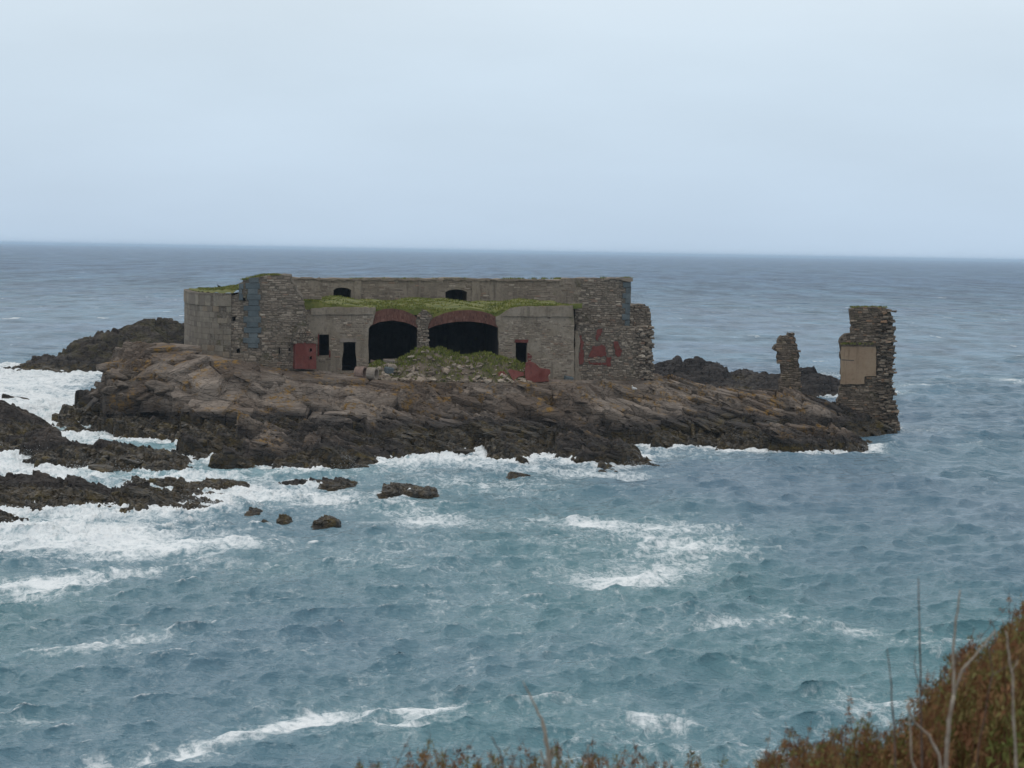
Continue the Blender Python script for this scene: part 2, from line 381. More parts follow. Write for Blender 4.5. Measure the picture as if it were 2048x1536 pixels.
SHORE += [((px - 1024) * D / FPX, D) for px, D in ((1770, 176), (1700, 178), (1580, 177), (1450, 174), (1340, 180), (1280, 190), (1000, 206), (600, 206), (430, 192), (330, 182), (220, 171), (178, 163))]
SHORE = np.array(SHORE)
def poly_sd(X, Y, P):
    d = np.full(X.shape, 1e9); ins = np.zeros(X.shape, bool)
    for (x0, y0), (x1, y1) in zip(P, np.roll(P, -1, 0)):
        ex, ey = x1 - x0, y1 - y0; t = np.clip(((X - x0) * ex + (Y - y0) * ey) / (ex * ex + ey * ey + 1e-9), 0, 1)
        d = np.minimum(d, np.hypot(X - x0 - t * ex, Y - y0 - t * ey))
        c = ((y0 > Y) != (y1 > Y)) & (X < ex * (Y - y0) / (ey if ey else 1e-9) + x0); ins ^= c
    return np.where(ins, d, -d)
_sd = poly_sd(GX, GY, SHORE)
GZ = np.where(_sd > 0, np.maximum(GZ, np.minimum(0.30 + 0.22 * _sd, 1.0)), np.minimum(GZ, -0.35 + 0.5 * _sd))
_lim = 0.35 + 0.16 * np.clip(_sd, 0, 40)
GZ = np.where((_sd > 0) & (GX < 9) & (GY < 152), np.minimum(GZ, np.maximum(_lim, GZ - 1.2)), GZ)
def isl_base(x, y): return bil(GZ, (x + 52) / 0.5, (y - 118) / 0.5)
def isl_fn(x, y):
    so = sstep(-30.0, -27.0, x) * sstep(-7.5, -10.5, x) * sstep(2.0, 2.8, isl_base(x, y)) * sstep(160, 158, y)
    h, t = mosaic(x, y, isl_base, (4.2, 2.2), 0.55, 11, -0.34, 0.6, 0.25, so)
    t = t * (1 - 0.45 * so) + 0.45 * so
    # the levelled yard and the ground under the fort
    fl = sstep(159.0, 161.0, y) * sstep(-22.0, -19.5, x) * sstep(13.5, 11.5, x) * sstep(203, 199, y)
    yard = sstep(155.4, 156.7, y) * sstep(-11.5, -9.5, x) * sstep(7.5, 5.5, x)
    fl = np.maximum(fl, yard * 0.9)
    return h * (1 - fl) + fl * (4.05 + 0.06 * FBM(x / 20, y / 20)), t
isl_y = np.concatenate((np.arange(126, 172, 0.15), np.arange(172, 212, 0.6)))
island = height_mesh('island', isl_fn, np.arange(-44, 42, 0.15), isl_y, M_ISLAND)
tag(island, kind='structure')
add_land(isl_fn, -50, 50, 120, 214)

# --- reefs and stacks standing in the water: silhouette, waterline, run from waterline to ridge, fall behind
def reef(name, label, top, line, run, back, mat, res=0.14, cell=(2.0, 1.2), amp=0.4, seed=31, dip=-0.25, cat='rock', group=None, sink=0.9, power=0.75):
    lp = np.array([ground(px, py)[:2] for px, py in line]); lp = lp[np.argsort(lp[:, 0])]
    tp = []
    for px, py in top:
        x = (px - 1024) / FPX
        D = np.interp(x * lp[:, 1].mean(), lp[:, 0], lp[:, 1]) + run
        tp.append(at(px, py, D))
    tp = np.array(tp); tp = tp[np.argsort(tp[:, 0])]; tp[:, 2] += 0.5 * amp
    def base(x, y):
        df = np.interp(x, lp[:, 0], lp[:, 1]); zt = np.interp(x, tp[:, 0], tp[:, 2], left=-sink, right=-sink)
        s = (y - (df - 0.4)) / (run + 0.4); sb = (y - (df + run)) / back
        up = -0.1 + (zt + 0.1) * np.clip(s, 0, 1) ** power
        dn = zt - (zt + sink) * np.clip(sb, 0, 1) ** 1.3
        z = np.where(s < 1, up, dn)
        z = np.where(s < 0, -0.1 + s * 2.5, z)
        out = np.maximum(np.maximum(tp[0, 0] - x, x - tp[-1, 0]), 0)
        return z - out * 2.0
    def fn(x, y): return mosaic(x, y, base, cell, amp, seed, dip)
    x0, x1 = tp[0, 0] - 2, tp[-1, 0] + 2; y0, y1 = lp[:, 1].min() - 2, lp[:, 1].max() + run + back + 1
    o = height_mesh(name, fn, np.arange(x0, x1, res), np.arange(y0, y1, res * 1.25), mat, cut=-0.7)
    add_land(fn, x0 - 1, x1 + 1, y0 - 1, y1 + 1)
    return tag(o, label, cat, group)
reef('sea_stack', 'long dark rocky spur behind the left end of the fort, olive on top',
     [(18, 741), (60, 722), (72, 714), (100, 722), (120, 712), (135, 690), (165, 680), (180, 672), (205, 665), (238, 664), (262, 660), (275, 648), (300, 641), (330, 640), (370, 650), (440, 662), (520, 700), (600, 745)],
     [(10, 744), (60, 748), (200, 745), (330, 742), (600, 742)], 9, 12, M_BACKROCK, 0.22, (2.6, 1.8), 0.6, 41, 0.1)
reef('skerry', 'low black skerry behind the island between the fort and the pillar',
     [(1290, 760), (1305, 735), (1330, 729), (1360, 725), (1390, 720), (1420, 727), (1445, 738), (1465, 750), (1490, 746), (1520, 752), (1560, 750), (1600, 745), (1612, 738), (1640, 743), (1662, 757), (1690, 765), (1700, 775)],
     [(1285, 785), (1400, 785), (1500, 788), (1600, 795), (1700, 795)], 7, 9, M_FARROCK, 0.2, (2.2, 1.5), 0.45, 43, 0.1)
reef('reef', 'dark reef at the left edge, highest of the left rocks, behind the others',
     [(-160, 840), (-90, 815), (0, 797), (20, 802), (45, 812), (70, 828), (95, 838), (112, 850), (130, 862), (180, 872)],
     [(-170, 893), (0, 893), (60, 890), (130, 884), (190, 878)], 8, 8, M_REEF, 0.14, seed=45)
reef('reef', 'ridged dark reef running in front of the big left island rock, surf at its foot',
     [(-140, 905), (-40, 893), (20, 888), (60, 878), (85, 868), (110, 870), (140, 885), (170, 892), (205, 898), (232, 884), (255, 893), (278, 900), (292, 892), (305, 910), (330, 906), (350, 920), (380, 936), (405, 944)],
     [(-150, 905), (-30, 912), (40, 915), (80, 940), (200, 945), (250, 942), (330, 945), (410, 947)], 5, 5, M_REEF, 0.12, (1.8, 1.0), 0.34, 47)
reef('reef', 'nearest long dark reef at the left edge with a weed covered hump',
     [(-140, 960), (-60, 950), (0, 944), (30, 950), (62, 952), (85, 962), (110, 966), (150, 966), (175, 974), (186, 968), (205, 980), (240, 988), (255, 982), (275, 972), (300, 970), (320, 974), (345, 968), (380, 975), (400, 985), (430, 995), (450, 1002), (470, 1020)],
     [(-150, 1035), (0, 1018), (60, 1022), (130, 1028), (200, 1030), (280, 1036), (310, 1024), (380, 1020), (440, 1016), (480, 1022)], 5.5, 4, M_REEF, 0.1, (1.6, 0.9), 0.3, 49)
SMALL = [  # silhouette, front pixel, run, label
    ([(360, 968), (372, 958), (400, 945), (430, 946), (452, 941), (478, 950), (500, 962)], 981, 1.6, 'broad weedy rock beside the right end of the ridged reef'),
    ([(222, 958), (250, 953), (300, 955), (340, 950), (372, 960)], 964, 0.8, 'flat wet rocks awash between the two long left reefs'),
    ([(455, 998), (470, 994), (495, 998), (505, 1008), (525, 1028)], 1030, 1.0, 'rounded boulder at the right tip of the nearest reef'),
    ([(538, 1038), (545, 1024), (556, 1022), (572, 1030), (584, 1040)], 1045, 0.7, 'small pointed rock in the surf right of the nearest reef'),
    ([(500, 1042), (512, 1034), (530, 1036), (538, 1042)], 1043, 0.5, 'tiny low rock touching the small pointed rock'),
    ([(630, 1040), (640, 1025), (652, 1023), (668, 1032), (682, 1042)], 1047, 0.7, 'lone small rock in the bay, farthest right of the near rocks'),
    ([(555, 963), (582, 954), (590, 949), (620, 950), (668, 948), (690, 955), (715, 968)], 972, 1.6, 'elongated weed brown rock in the surf below the island'),
    ([(765, 968), (790, 958), (815, 966), (830, 968), (850, 970), (872, 974), (885, 984)], 985, 1.0, 'low rock in the foam right of the elongated rock'),
    ([(885, 950), (897, 943), (906, 941), (917, 948), (922, 952)], 953, 0.5, 'small round rock alone in the foam below the terrace'),
    ([(1016, 950), (1030, 944), (1050, 942), (1066, 944), (1085, 950), (1090, 954)], 956, 0.8, 'black hump of wet rock below the right end of the platform'),
    ([(1089, 954), (1096, 947), (1101, 948), (1107, 956)], 957, 0.4, 'small black rock next to the black hump'),
    ([(-40, 1030), (-10, 1012), (12, 1014), (22, 1030)], 1046, 0.9, 'brown boulder at the left edge of the nearest reef'),
    ([(18, 1034), (30, 1027), (46, 1030), (56, 1040)], 1046, 0.6, 'pale brown boulder at the foot of the nearest reef'),
    ([(1716, 886), (1724, 877), (1734, 877), (1743, 886)], 888, 0.6, 'brown rock off the tip of the island below the ruined tower'),
    ([(145, 826), (149, 820), (157, 821), (163, 826)], 827, 0.6, 'black rock awash in the white water left of the island'),
    ([(0, 797), (6, 786), (28, 792), (36, 790), (45, 797), (56, 800)], 802, 1.4, 'low dark rocks at the left edge behind the highest reef'),
]
for i, (top, py, run, lab) in enumerate(SMALL):
    top = [(a, py - (py - b) * 0.7) for a, b in top]
    reef('sea_rock', lab, top, [(top[0][0], py), (top[-1][0], py)], run, run * 1.3 + 0.3, M_FARROCK, 0.06, (0.9, 0.6), 0.13, 60 + 7 * i, -0.2, sink=0.5, power=0.6)
# ------------------------------------------------------------------ the sea
def ocean_patch(n, size, kmin, kmax, amp, seed, wind=(0.45, -0.9), spread=2.0):
    r = np.random.default_rng(seed)
    k1 = np.fft.fftfreq(n, size / n) * 2 * np.pi; KX, KY = np.meshgrid(k1, k1, indexing='ij'); K = np.hypot(KX, KY); K[0, 0] = 1
    w = np.array(wind) / np.hypot(*wind); c = (KX * w[0] + KY * w[1]) / K
    S = K ** -3.4 * (np.abs(c) ** spread + 0.06) * np.where(c < 0, 0.35, 1.0)
    S *= np.exp(-(kmin / K) ** 4) * np.exp(-(K / kmax) ** 4); S[0, 0] = 0
    A = (r.standard_normal((n, n)) + 1j * r.standard_normal((n, n))) * np.sqrt(S)
    h = np.fft.ifft2(A); s = h.real.std(); A *= amp / s
    h = np.fft.ifft2(A).real
    dx = np.fft.ifft2(1j * KX / K * A).real; dy = np.fft.ifft2(1j * KY / K * A).real
    jxx = np.gradient(dx, size / n, axis=0); jyy = np.gradient(dy, size / n, axis=1); jxy = np.gradient(dx, size / n, axis=1)
    return h, dx, dy, jxx, jyy, jxy, size, n
PATCH = [(ocean_patch(512, 331.0, 2 * np.pi / 30, 2 * np.pi / 5, 0.135, 5), 500, 1600, 1.1),
         (ocean_patch(512, 79.0, 2 * np.pi / 4.6, 2 * np.pi / 1.1, 0.098, 6, (0.5, -0.87), 2.2), 150, 380, 1.3),
         (ocean_patch(512, 23.0, 2 * np.pi / 1.5, 2 * np.pi / 0.3, 0.030, 8, (0.3, -0.95), 1.0), 75, 160, 1.1)]
# rows follow the distance, closer together near the shore; columns fan out well past the frame
dep = np.concatenate((np.arange(1500, 1060, -6.0), np.arange(1060, 24, -1.45), np.geomspace(24, 1.2, 34)))
ys = EYE * FPX / dep
cs = np.concatenate((-np.geomspace(1.6, 0.29, 26), np.linspace(-0.285, 0.285, 900), np.geomspace(0.29, 1.6, 26)))
SY = np.repeat(ys[None, :], len(cs), 0); SX = cs[:, None] * (ys[None, :] + 6)
H = np.zeros_like(SX); DX = np.zeros_like(SX); DY = np.zeros_like(SX); JX = np.zeros_like(SX); JY = np.zeros_like(SX); JXY = np.zeros_like(SX)
for (h, dx, dy, jx, jy, jxy, size, n), f0, f1, chop in PATCH:
    u, v = SX / size * n, SY / size * n; w = sstep(f1, f0, SY)
    H += w * bil(h, u, v, True); DX += chop * w * bil(dx, u, v, True); DY += chop * w * bil(dy, u, v, True)
    JX += chop * w * bil(jx, u, v, True); JY += chop * w * bil(jy, u, v, True); JXY += chop * w * bil(jxy, u, v, True)
J = (1 + JX) * (1 + JY) - JXY ** 2
def blur(a, s):
    kx = np.fft.fftfreq(a.shape[0], LAND_S); ky = np.fft.rfftfreq(a.shape[1], LAND_S)
    g = np.exp(-2 * (np.pi * s) ** 2 * (kx[:, None] ** 2 + ky[None, :] ** 2))
    return np.fft.irfft2(np.fft.rfft2(a) * g, a.shape)
mask = (LAND > 0.05).astype(float)
B1, B3, B8 = blur(mask, 0.9), blur(mask, 2.4), blur(mask, 6.5)
def lookup(A, fill):
    u = (SX - LAND_X[0]) / LAND_S; v = (SY - LAND_Y[0]) / LAND_S
    inside = (u > 0) & (u < A.shape[0] - 1) & (v > 0) & (v < A.shape[1] - 1)
    return np.where(inside, bil(A, np.clip(u, 0, A.shape[0] - 2), np.clip(v, 0, A.shape[1] - 2)), fill)
b1, b3, b8 = lookup(B1, 0), lookup(B3, 0), lookup(B8, 0)
expo = sstep(5, -20, SX) * 0.75 + 0.25                        # the left side takes the swell
n1 = FBM(SX / 60, SY / 75); n2 = FBM2(SX / 22 + .3, SY / 30)
foam = 0.66 * sstep(0.06, 0.38, b1) * (0.45 + 0.55 * expo) + 0.42 * expo * sstep(0.05, 0.4, b3) + 0.5 * expo * sstep(0.08, 0.4, b8)
foam *= 1 + 0.3 * n1 + 0.2 * n2
milk = 0.5 * expo * sstep(0.03, 0.45, b8)
# drifting foam and surf the photograph shows: px, py, half width, half height, lean (m per m), strength
SPOTS = [(60, 775, 130, 26, 0, 0.85), (90, 810, 150, 18, 0, 1.1), (30, 752, 60, 10, 0, .9), (140, 842, 60, 14, 0, .55), (60, 925, 120, 22, 0, 1.0), (250, 952, 160, 10, 0, .65), (130, 1078, 190, 17, 0, 1.05), (10, 1075, 140, 24, 0, 1.0),
         (350, 1095, 130, 13, .3, .62), (170, 1150, 150, 11, .3, .62), (60, 1180, 130, 30, .1, .42), (110, 1308, 140, 12, .2, .66), (300, 1268, 100, 12, .35, .62), (470, 1232, 70, 8, .2, .45), (380, 890, 90, 10, 0, .8), (520, 950, 160, 12, 0, .45), (640, 1000, 200, 22, 0, .5),
         (700, 948, 130, 7, 0, .4), (900, 925, 180, 14, 0, .25), (1000, 970, 160, 12, 0, .38), (800, 1020, 120, 18, 0, .35), (860, 1045, 80, 8, 0, .4), (1160, 945, 90, 6, 0, .3), (1260, 945, 90, 5, 0, .3),
         (1180, 1045, 130, 10, -.1, .5), (1330, 1080, 170, 30, 0, .42), (1430, 1060, 80, 10, -.2, .45), (1400, 1100, 130, 14, 0, .45), (1280, 1150, 100, 16, .1, .48), (1380, 1130, 60, 12, 0, .35),
         (1500, 1250, 80, 10, .2, .62), (1620, 1240, 90, 9, -.3, .55), (1700, 1265, 90, 8, -.2, .4), (1900, 1290, 120, 16, 0, .4), (1720, 1420, 80, 30, 0, .36), (1800, 1400, 50, 20, 0, .34), (1350, 1490, 100, 14, 0, .3), (1580, 1500, 80, 20, 0, .36), (1480, 1525, 100, 10, 0, .3),
         (860, 1405, 100, 12, .1, .5), (780, 1440, 80, 8, 0, .36), (1020, 1400, 120, 7, 0, .38), (1330, 1440, 70, 14, 0, .48), (550, 1450, 110, 14, .3, .48), (270, 1505, 130, 16, .1, .55), (420, 1480, 90, 10, .4, .42), (640, 1420, 60, 10, .3, .42), (60, 1440, 60, 8, 0, .35),
         (1360, 770, 50, 5, 0, 1.0), (1660, 750, 40, 5, 0, .9), (1820, 770, 40, 4, 0, .9), (1790, 785, 40, 3, 0, .7), (1640, 790, 40, 5, 0, 1.0), (1940, 895, 40, 5, 0, .4), (1640, 905, 150, 5, 0, .6), (1740, 895, 30, 6, 0, .6), (1860, 862, 60, 4, 0, .35), (2020, 760, 40, 4, 0, .35), (1500, 898, 50, 4, 0, .4)]
for px, py, rx, ry, lean, s in SPOTS:
    if py > 1000 and s < 0.9: s *= 0.8
    g = ground(px, py); D = g[1]; ax = rx * D / FPX; ay = ry * D * D / (FPX * EYE)
    ex = (SX - g[0]) / ax; ey = (SY - g[1] - lean * 3.0 * (SX - g[0])) / ay
    a = s * np.exp(-(ex ** 2 + ey ** 2) * 0.9)
    foam += 1.05 * a * (0.9 + 0.28 * n1 + 0.22 * n2)
    foam += 0.22 * s * np.exp(-((ex * .5) ** 2 + (ey * .42) ** 2)); milk += 0.25 * a + 0.06 * s * np.exp(-((ex * .4) ** 2 + (ey * .3) ** 2))
caps = sstep(0.5, 0.1, J) * sstep(700, 150, SY)
gust_chop = 0.5 + 0.5 * np.clip(FBM(SX / 160 + .2, SY / 260), -1, 1.2)
foam = foam + 0.62 * caps * gust_chop + 0.10 * np.clip(n1, -1, 2) * sstep(300, 120, SY) + 0.15 + 0.10 * sstep(12, -12, SX) * sstep(150, 100, SY)
foam = np.clip(foam, 0, 1.15); milk = np.clip(milk + 0.10 * sstep(0.5, 2.0, n1), 0, 0.75)
calm = 1 - 0.45 * sstep(0.05, 0.5, b3)
surf = np.clip(foam - 0.55, 0, 0.6) * sstep(0.0, 0.15, b8 + 0.02)
SZ = H * calm + 0.22 * surf * (1 + 0.8 * FBM2(SX / 9, SY / 9))
V = np.stack((SX + DX * calm, SY + DY * calm, SZ), -1).reshape(-1, 3)
idx = np.arange(SX.size).reshape(SX.shape)
F = np.stack((idx[:-1, :-1], idx[1:, :-1], idx[1:, 1:], idx[:-1, 1:]), -1).reshape(-1, 4)
sea = mesh_np('sea', V, F, M_WATER, None, True, {'foam': foam.ravel(), 'milk': milk.ravel()})
tag(sea, kind='structure')
# ------------------------------------------------------------------ masonry materials
def stone_material(name, dark, mid, pale, warm=(0.26, 0.17, 0.12), moss=0.25, bump=0.6):
    M = Mat(name, 0.92, 0.2)
    t = M.attr('tint'); oi = M.n('ShaderNodeObjectInfo').outputs['Random']
    c = M.ramp(t, (0.0, dark), (0.45, mid), (0.8, pale), (1.0, warm))
    n1 = M.noise(1.4, 5, 0.6); n2 = M.noise(9, 5, 0.7)
    c = M.mix(M.rng(n1, 0.35, 0.7, 0.0, 0.5), c, tuple(x * 0.55 for x in mid))
    c = M.mix(M.rng(n2, 0.45, 0.75, 0, 0.5), c, tuple(x * 0.5 for x in dark))
    c = M.mix(M.math('MULTIPLY', M.rng(M.noise(0.6, 5, 0.65), 0.55, 0.72), moss), c, (0.10, 0.09, 0.03))
    nn = M.bump(n2, bump, 0.06)
    return M.out(c, nn)
M_RUBBLE = stone_material('rubble stone', (0.114, 0.095, 0.079), (0.263, 0.215, 0.170), (0.490, 0.420, 0.342))
M_ASHLAR = stone_material('weathered ashlar', (0.148, 0.126, 0.105), (0.221, 0.189, 0.153), (0.288, 0.253, 0.203), (0.254, 0.196, 0.139), 0.3)
M_PILLAR = stone_material('pillar stone', (0.079, 0.065, 0.053), (0.199, 0.156, 0.118), (0.375, 0.300, 0.228), (0.319, 0.187, 0.111), 0.3)
M_BLUE = stone_material('blue grey quoin stone', (0.100, 0.121, 0.131), (0.119, 0.144, 0.155), (0.148, 0.173, 0.182), (0.131, 0.150, 0.155), 0.1)
def core_material(name, a, b, moss=0.35, sc=4.5):
    M = Mat(name, 0.95, 0.15)
    v = M.voronoi(sc, M.mapped((1, 1, 1.7))); v2 = M.n('ShaderNodeTexVoronoi'); M.link(M.mapped((1, 1, 1.7)), v2.inputs['Vector']); v2.inputs['Scale'].default_value = sc
    c = M.mix(M.rng(v, 0.1, 0.7), b, a)
    c = M.mix(M.rng(v2.outputs['Color'], 0.3, 0.9, 0, 0.6), c, tuple(x * 0.5 for x in a))
    c = M.mix(M.rng(M.noise(0.5, 5, 0.65), 0.4, 0.65, 0, 0.6), c, tuple(x * 0.6 for x in b))
    c = M.mix(M.math('MULTIPLY', M.rng(M.noise(0.9, 5, 0.6), 0.56, 0.7), moss), c, (0.085, 0.085, 0.03))
    n = M.bump(M.math('ADD', M.math('MULTIPLY', v, -0.8), M.noise(12, 4, 0.7)), 0.8, 0.09)
    return M.out(c, n)
M_CORE = core_material('rubble core and mortar', (0.141, 0.119, 0.098), (0.248, 0.211, 0.169))
M_PCORE = core_material('pillar core', (0.091, 0.071, 0.055), (0.182, 0.144, 0.108), 0.3)
def render_material(name, a, b, cc, bump=0.5, streak=0.6):
    M = Mat(name, 0.93, 0.15)
    n1 = M.noise(0.7, 6, 0.62); n2 = M.noise(4.5, 6, 0.68); st = M.noise(1.2, 5, 0.6, M.mapped((2.2, 2.2, 0.22)))
    c = M.mix(M.rng(n1, 0.38, 0.62), a, b)
    c = M.mix(M.rng(n2, 0.48, 0.7, 0, 0.7), c, cc)
    c = M.mix(M.rng(st, 0.5, 0.72, 0, streak), c, tuple(x * 0.5 for x in a))
    c = M.mix(M.rng(M.noise(1.3, 4), 0.62, 0.72, 0, 0.45), c, (0.12, 0.115, 0.05))
    return M.out(c, M.bump(n2, bump, 0.07))
M_FACADE = render_material('worn facade render', (0.234, 0.195, 0.150), (0.301, 0.258, 0.207), (0.150, 0.127, 0.102), 0.7)
M_UPPER = render_material('upper wall render', (0.212, 0.176, 0.138), (0.279, 0.237, 0.188), (0.144, 0.121, 0.097), 0.8, 0.7)
M_CEMENT = render_material('tan cement render', (0.301, 0.214, 0.145), (0.334, 0.246, 0.168), (0.254, 0.170, 0.110), 0.3, 0.65)
M_RED = render_material('faded red paint', (0.150, 0.045, 0.038), (0.185, 0.066, 0.056), (0.095, 0.045, 0.040), 0.45, 0.6)
M_SHADE = render_material('shade dark lining', (0.06, 0.055, 0.055), (0.085, 0.078, 0.075), (0.045, 0.04, 0.04), 0.5)  # shade of the deep interior put into the lining colour
M_CONCRETE = render_material('old concrete', (0.245, 0.206, 0.174), (0.309, 0.269, 0.228), (0.180, 0.150, 0.120), 0.4)
M_PINKCON = render_material('pinkish concrete', (0.247, 0.174, 0.144), (0.297, 0.216, 0.179), (0.185, 0.132, 0.109), 0.4)
def brick_material():
    M = Mat('red brick', 0.93, 0.15)
    c = M.ramp(M.attr('tint'), (0.0, (0.09, 0.048, 0.040)), (0.5, (0.165, 0.080, 0.062)), (1.0, (0.23, 0.125, 0.098)))
    c = M.mix(M.rng(M.noise(1.5, 5, 0.6), 0.5, 0.7, 0, 0.6), c, (0.075, 0.05, 0.045))
    return M.out(c, M.bump(M.noise(14, 4, 0.7), 0.5, 0.04))
M_BRICK = brick_material()
def plain(name, a, b, sc=3, rough=0.9):
    M = Mat(name, rough, 0.2)
    return M.out(M.mix(M.rng(M.noise(sc, 5, 0.6), 0.35, 0.65), a, b), M.bump(M.noise(sc * 5, 4), 0.4, 0.03))
M_YARD = plain('trodden earth', (0.20, 0.15, 0.125), (0.26, 0.21, 0.18), 1.2)
M_TURF = plain('turf', (0.075, 0.095, 0.024), (0.16, 0.155, 0.045), 0.9)
M_MOUND = plain('mound earth and turf', (0.085, 0.085, 0.035), (0.20, 0.155, 0.125), 1.1)
def leafy(name, cols, sc=1.3):
    M = Mat(name, 0.75, 0.25)
    t = M.math('ADD', M.math('MULTIPLY', M.attr('tint'), 0.7), M.math('MULTIPLY', M.noise(sc, 3), 0.4))
    n = len(cols); c = M.ramp(t, *[(0.15 + 0.75 * i / (n - 1), x) for i, x in enumerate(cols)])
    return M.out(c)
M_GRASS = leafy('grass blades', [(0.050, 0.070, 0.016), (0.115, 0.145, 0.024), (0.19, 0.205, 0.036), (0.25, 0.21, 0.085)])

# ------------------------------------------------------------------ wall builders
class Plane:
    def __init__(s, pxa, Da, pxb, Db, py=690):
        a, b = at(pxa, py, Da), at(pxb, py, Db)
        s.a = np.array((a[0], a[1], 0.0)); d = np.array((b[0] - a[0], b[1] - a[1], 0.0)); s.L = np.linalg.norm(d); s.d = d / s.L
        s.n = np.array((s.d[1], -s.d[0], 0.0))                      # towards the viewer
    def uv(s, px, py):
        d = ray(px, py); o = np.array((0, 0, EYE)); t = np.dot(s.a - o, s.n) / np.dot(d, s.n); p = o + d * t
        return (float(np.dot(p - s.a, s.d)), float(p[2]))
    def P(s, u, z, w=0.0): return s.a + s.d * u + s.n * w + np.array((0, 0, z))
    def poly(s, pts): return [s.uv(*p) for p in pts]
def in_poly(u, v, poly):
    c = False; j = len(poly) - 1
    for i in range(len(poly)):
        (xi, yi), (xj, yj) = poly[i], poly[j]
        if (yi > v) != (yj > v) and u < (xj - xi) * (v - yi) / (yj - yi) + xi: c = not c
        j = i
    return c
def ragged(poly, step=0.22, amt=0.07, rnd=None):
    rnd = rnd or random; out = []
    for i in range(len(poly)):
        a, b = poly[i], poly[(i + 1) % len(poly)]; L = math.hypot(b[0] - a[0], b[1] - a[1]); n = max(1, int(L / step))
        for k in range(n):
            t = k / n; j = amt if k else amt * 0.4
            out.append((a[0] + (b[0] - a[0]) * t + rnd.uniform(-j, j), a[1] + (b[1] - a[1]) * t + rnd.uniform(-j, j)))
    return out
def slab(P, outline, thick, holes=(), w=0.0, tilt=(0, 0)):
    """prism with holes from an outline in (u, z); front at w, back at w - thick"""
    loops = [outline] + list(holes)
    tris = tessellate_polygon([[Vector((u, z, 0)) for u, z in lp] for lp in loops])
    flat = [p for lp in loops for p in lp]; n = len(flat)
    V = [P.P(u, z, w + tilt[0] * u + tilt[1] * z) for u, z in flat] + [P.P(u, z, w - thick + tilt[0] * u + tilt[1] * z) for u, z in flat]
    F = []
    for a, b, c in tris:
        (x0, y0), (x1, y1), (x2, y2) = flat[a], flat[b], flat[c]
        if (x1 - x0) * (y2 - y0) - (x2 - x0) * (y1 - y0) < 0: b, c = c, b
        F += [(a, b, c), (n + a, n + c, n + b)]
    k = 0
    for li, lp in enumerate(loops):
        m_ = len(lp); area = sum(lp[i][0] * lp[(i + 1) % m_][1] - lp[(i + 1) % m_][0] * lp[i][1] for i in range(m_))
        ccw = area > 0
        for i in range(m_):
            a, b = k + i, k + (i + 1) % m_
            if (li == 0) != ccw: a, b = b, a
            F.append((b, a, n + a, n + b))
        k += m_
    return V, F
def slab_obj(name, P, px, thick, mat, parent=None, holes=(), w=0.0, rag=None, tint=0.5, tilt=(0, 0)):
    o = P.poly(px)
    if rag: o = ragged(o, *rag)
    V, F = slab(P, o, thick, [P.poly(h) for h in holes], w, tilt)
    g = Geo(); g.add(V, F, tint); return g.build(name, mat, parent)
def stone_geo(P, u0, u1, z0, z1, w, rnd, jit=0.02, cham=0.03, back=0.12):
    j = lambda: rnd.uniform(-jit, jit)
    q = [(u0 + j(), z0 + j()), (u1 + j(), z0 + j()), (u1 + j(), z1 + j()), (u0 + j(), z1 + j())]
    cu, cz = (u0 + u1) / 2, (z0 + z1) / 2; c = min(cham, (z1 - z0) * 0.3)
    tl, tr_ = rnd.uniform(-.5, .5) * jit, rnd.uniform(-.5, .5) * jit
    V = [P.P(u, z, -back) for u, z in q] + [P.P(u, z, w - c) for u, z in q]
    V += [P.P(u + (c if u < cu else -c), z + (c if z < cz else -c), w + (tl if u < cu else -tl) + (tr_ if z < cz else -tr_)) for u, z in q]
    F = [(0, 1, 5, 4), (1, 2, 6, 5), (2, 3, 7, 6), (3, 0, 4, 7), (4, 5, 9, 8), (5, 6, 10, 9), (6, 7, 11, 10), (7, 4, 8, 11), (8, 9, 10, 11)]
    return V, F
def courses(P, outline, holes, course, width, prot, seed, skip=0.0, zone=None, edge=0.0):
    """stones laid in uneven courses over an outline; returns (area, V, F, tint)"""
    rnd = random.Random(seed); out = []
    us = [p[0] for p in outline]; zs = [p[1] for p in outline]
    z = min(zs) + rnd.uniform(0, 0.1)
    while z < max(zs):
        h = rnd.uniform(*course); u = min(us) - rnd.uniform(0, width[1])
        while u < max(us):
            wd = rnd.uniform(*width) * (1.25 if rnd.random() < 0.12 else 1)
            cu, cz = u + wd / 2, z + h / 2
            ok = in_poly(cu, cz, outline) and in_poly(cu - wd * (0.3 - edge), cz, outline) and in_poly(cu + wd * (0.3 - edge), cz, outline) and in_poly(cu, cz + h * 0.3, outline)
            if ok and any(in_poly(a, b, hp) for hp in holes for a in (u, cu, u + wd) for b in (z, cz, z + h)): ok = False
            if ok and rnd.random() > skip and (zone is None or zone(cu, cz, rnd)):
                g = 0.010; split = rnd.random() < 0.16 and h > 0.17
                for (a, b) in (((z, z + h * 0.5), (z + h * 0.5, z + h)) if split else ((z, z + h),)):
                    lo = rnd.uniform(-.02, .02)
                    pr = rnd.uniform(*prot)
                    V, F = stone_geo(P, u + g, u + wd - g, a + g + lo, b - g + lo, pr, rnd, 0.022, 0.035, 0.15)
                    t = min(1, max(0, rnd.gauss(0.45, 0.15))); t = 0.97 if rnd.random() < 0.06 else t
                    out.append((wd * (b - a), V, F, t))
            u += wd
        z += h
    return out
def lay(stones, parent, mat, n_parts=10 ** 9, name='stone', rest='small_stones'):
    """the largest n stones as parts of their own, the rest joined"""
    stones = sorted(stones, key=lambda s: -s[0]); g = Geo()
    for i, (a, V, F, t) in enumerate(stones):
        if i < n_parts:
            mesh_np(name, np.array(V), F, mat, parent, False, {'tint': np.full(len(V), t)})
        else: g.add(V, F, t)
    o = g.build(rest, mat, parent)
    if o: o['kind'] = 'stuff'
    return o
